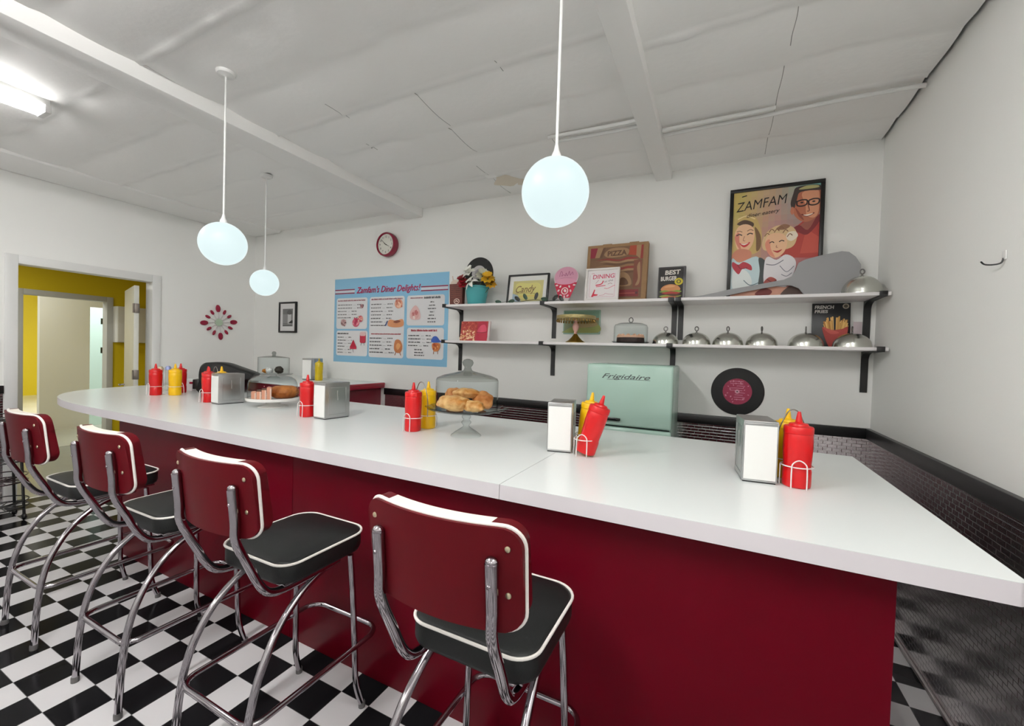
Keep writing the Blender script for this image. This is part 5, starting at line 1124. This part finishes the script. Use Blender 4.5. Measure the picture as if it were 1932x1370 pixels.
for i in range(7): wd = 0.05 + 0.03 * ((i * 7) % 3) + (0.06 if i == 6 else 0); a.words(mx(-2.87 - wd / 2), mx(-2.87 + wd / 2), mz(2.118 - 0.037 * i), 0.014, TX, 60 + i)
hdr(-4.335, -4.15, 1.755, 0.02, TX, 7); lines(-4.33, -4.09, 1.712, 0.038, 6, 0.012, True, 8)
hdr(-3.765, -3.31, 1.755, 0.016, RDT, 9); lines(-3.785, -3.40, 1.705, 0.042, 5, 0.014, True, 10)
hdr(-3.155, -2.80, 1.795, 0.024, RDT, 11); lines(-3.19, -2.86, 1.742, 0.038, 4, 0.013, True, 12)
for i in range(3): a.words(mx(-3.10), mx(-3.0 + 0.02 * i), mz(1.582 - 0.032 * i), 0.014, TX, 80 + i)
# generic food pictures
def blobs(cx, cz, s, cols, seed, n=9):
    r_ = random.Random(seed); a.ell(mx(cx), mz(cz), 0.055 * s, 0.05 * s, cols[0])
    for i in range(n): a.ell(mx(cx + r_.uniform(-0.045, 0.045) * s), mz(cz + r_.uniform(-0.04, 0.04) * s), r_.uniform(0.01, 0.025) * s, r_.uniform(0.008, 0.018) * s, r_.choice(cols[1:]), r_.uniform(0, 3))
blobs(-4.235, 1.90, 0.85, ((176, 140, 140), (120, 90, 96), (206, 170, 170)), 1); blobs(-4.02, 1.90, 1.1, ((206, 92, 116), (226, 150, 160), (180, 50, 84)), 2); blobs(-3.945, 1.945, 0.8, ((196, 80, 100), (230, 160, 150), (214, 190, 170)), 3); blobs(-3.925, 2.10, 0.5, ((150, 90, 100), (90, 60, 70), (210, 170, 170)), 4)
blobs(-3.345, 2.115, 1.1, ((220, 160, 136), (196, 116, 96), (236, 196, 170)), 5); a.spoly([(mx(-3.50), mz(1.86)), (mx(-3.48), mz(1.93)), (mx(-3.38), mz(1.92)), (mx(-3.28), mz(1.935)), (mx(-3.27), mz(1.86)), (mx(-3.38), mz(1.84))], (216, 148, 104)); a.spoly([(mx(-3.42), mz(1.905)), (mx(-3.36), mz(1.925)), (mx(-3.31), mz(1.91)), (mx(-3.37), mz(1.89))], (140, 80, 60)); a.poly([(mx(-3.55), mz(1.86)), (mx(-3.53), mz(1.855)), (mx(-3.50), mz(1.915)), (mx(-3.515), mz(1.92))], (70, 86, 130))
a.spoly([(mx(-3.16), mz(1.935)), (mx(-3.17), mz(2.02)), (mx(-3.10), mz(2.09)), (mx(-3.04), mz(2.03)), (mx(-3.03), mz(1.935))], (228, 190, 188)); blobs(-3.10, 1.985, 1.0, ((222, 170, 166), (200, 120, 120), (240, 220, 214)), 6)
a.poly([(mx(-4.11), mz(1.60)), (mx(-4.0), mz(1.60)), (mx(-4.055), mz(1.69))], (182, 24, 58)); a.rect(mx(-4.11), mx(-4.0), mz(1.573), mz(1.60), (196, 40, 70)); a.rr(mx(-3.945), mx(-3.85), mz(1.65), mz(1.775), 0.02, (190, 44, 70)); a.rr(mx(-3.945), mx(-3.85), mz(1.735), mz(1.785), 0.02, (226, 190, 190)); a.line([(mx(-4.06), mz(1.57)), (mx(-4.05), mz(1.53))], 0.006, TX, False); a.line([(mx(-3.92), mz(1.65)), (mx(-3.925), mz(1.62))], 0.006, TX, False); a.line([(mx(-3.875), mz(1.65)), (mx(-3.87), mz(1.62))], 0.006, TX, False)
a.spoly([(mx(-3.40), mz(1.60)), (mx(-3.38), mz(1.69)), (mx(-3.31), mz(1.69)), (mx(-3.275), mz(1.62)), (mx(-3.30), mz(1.55)), (mx(-3.37), mz(1.55))], (188, 116, 70)); a.spoly([(mx(-3.37), mz(1.62)), (mx(-3.34), mz(1.66)), (mx(-3.30), mz(1.63)), (mx(-3.34), mz(1.58))], (222, 160, 104)); a.line([(mx(-3.37), mz(1.55)), (mx(-3.385), mz(1.515))], 0.01, (150, 84, 56), False); a.line([(mx(-3.31), mz(1.55)), (mx(-3.295), mz(1.515))], 0.01, (150, 84, 56), False)
a.spoly([(mx(-2.865), mz(1.68)), (mx(-2.84), mz(1.735)), (mx(-2.79), mz(1.74)), (mx(-2.75), mz(1.70)), (mx(-2.72), mz(1.685)), (mx(-2.79), mz(1.672))], (58, 92, 176)); a.spoly([(mx(-2.85), mz(1.66)), (mx(-2.745), mz(1.66)), (mx(-2.76), mz(1.585)), (mx(-2.83), mz(1.58))], (204, 126, 70)); blobs(-2.80, 1.63, 0.75, ((196, 104, 56), (160, 66, 36), (226, 160, 96)), 8); a.line([(mx(-2.825), mz(1.58)), (mx(-2.83), mz(1.545))], 0.008, (160, 100, 60), False); a.line([(mx(-2.775), mz(1.58)), (mx(-2.77), mz(1.545))], 0.008, (160, 100, 60), False)
a.build('print', g)

# wall clock
g = empty('wall_clock', (-3.505, BY, 2.80), 'round dark red wall clock with a white face above the menu', 'clock')
m = MB(); m.M = Matrix.Rotation(PI / 2, 4, 'X'); m.lathe([(0.13, 0.001), (0.141, 0.02), (0.141, 0.07), (0.134, 0.085), (0.122, 0.088), (0.118, 0.082), (0.118, 0.07)], seg=48, cap0=True); m.build('case', mat('dark_red_gloss', (128, 18, 48), 0.25), g)
m = MB(); m.M = Matrix.Rotation(PI / 2, 4, 'X'); m.lathe([(0.1175, 0.0705), (0.001, 0.0712)], seg=48); m.build('face', mat('clock_face', (226, 224, 214), 0.4), g)
a = Art(-0.0722)
for h in range(1, 13):
    t = PI / 2 - 2 * PI * h / 12; a.text(str(h), 0.088 * math.cos(t), 0.088 * math.sin(t) - 0.011, 0.032, (70, 66, 64), 0, None, 0, 0.0004, 'CENTER')
a.build('numerals', g)
for nm, ang, L, wd in (('minute_hand', 52 / 60, 0.098, 0.006), ('hour_hand', (3 + 52 / 60) / 12, 0.062, 0.008)):
    t = PI / 2 - 2 * PI * ang; m = MB(); dx, dz = math.cos(t), math.sin(t); px, pz = -dz * wd / 2, dx * wd / 2
    y = -0.0795 if nm[0] == 'm' else -0.078
    m.loft([[(-dx * 0.02 + px, yy, -dz * 0.02 + pz), (dx * L + px * 0.4, yy, dz * L + pz * 0.4), (dx * L - px * 0.4, yy, dz * L - pz * 0.4), (-dx * 0.02 - px, yy, -dz * 0.02 - pz)] for yy in (y, y - 0.001)]); m.build(nm, BLACKP, g)

# small framed photograph
g = panel_thing('framed_photo', (-5.285, BY - 0.018, 1.768), 0.36, 0.42, 0.016, 'small black framed grey photograph with white mat near the left corner', 'picture')
frame(g, 0.355, 0.418, 0.022, 0.016, BLACKP)
a = Art(0.0008); a.rect(-0.156, 0.156, 0.022, 0.396, (224, 222, 222)); a.rect(-0.105, 0.105, 0.085, 0.325, (136, 136, 136)); a.rect(-0.105, 0.105, 0.25, 0.325, (112, 112, 112)); a.rect(0.0, 0.07, 0.12, 0.25, (196, 196, 196)); a.spoly([(-0.02, 0.27), (0.02, 0.31), (0.075, 0.30), (0.09, 0.26), (0.03, 0.245)], (90, 90, 90)); a.spoly([(0.02, 0.13), (0.09, 0.17), (0.1, 0.13)], (40, 40, 40)); a.line([(-0.1, 0.095), (-0.04, 0.1), (0.02, 0.098), (0.09, 0.1)], 0.01, (50, 50, 50)); a.line([(-0.1, 0.12), (-0.02, 0.125), (0.04, 0.135)], 0.005, (80, 80, 80)); a.build('photo', g)

# starburst of crimson petals on the left wall
g = empty('wall_decor', (LX, 3.285, 1.872), 'crimson starburst wall decoration of spoon shaped petals on the left wall', 'wall decoration', None, 0, (0, 0, math.radians(90)))
DR = mat('crimson_gloss', (140, 22, 52), 0.25); WS = mat('white_stem', (206, 198, 198), 0.3)
for i in range(12):
    an = PI / 2 - 2 * PI * i / 12 + 0.1; big = i in (0, 3, 6, 9); L = 0.235 if big else 0.19
    m = MB(); ca, sa = math.cos(an), math.sin(an)
    m.mi = 1; m.tube([(0.03 * ca, -0.014, 0.03 * sa), (L * 0.66 * ca, -0.02, L * 0.66 * sa)], [0.006, 0.0045], 8); m.mi = 0
    m.M = Matrix.Rotation(-an, 4, 'Y'); rx = 0.050 if big else 0.036
    m.ell((L - rx, -0.02, 0), (rx, 0.008, 0.031 if big else 0.019), 16, 10); m.build('petal', [DR, WS], g)
m = MB(); m.M = Matrix.Rotation(PI / 2, 4, 'X'); m.lathe([(0.05, 0.001), (0.052, 0.012), (0.046, 0.02), (0.001, 0.022)], seg=28, cap0=True); m.build('hub', mat('pale_green_hub', (176, 196, 172), 0.4), g)
# switch plate and hook
g = empty('light_switch', (LX, 1.335, 1.40), 'white switch plate on the left wall at the left edge', 'switch')
m = MB(); m.box(0.0005, 0.012, -0.045, 0.045, -0.05, 0.15, 0.004); m.build('plate', TRIMW, g)
m = MB(); m.box(0.0122, 0.02, -0.015, 0.015, 0.02, 0.07, 0.002); m.build('rocker', LAM, g)
g = empty('wall_hook', (RX, 2.30, 2.0), 'small dark wire hook on the right wall', 'hook')
m = MB(); m.box(-0.006, -0.0005, -0.012, 0.012, 0.0, 0.035, 0.002); m.build('plate', TRIMW, g)
m = MB(); m.tube(crom([(-0.006, 0.0, 0.006), (-0.012, 0.0, -0.012), (-0.03, 0.01, -0.016), (-0.045, 0.03, -0.01), (-0.05, 0.045, 0.004)], 5), 0.003, 8); m.build('hook', BLACKP, g)
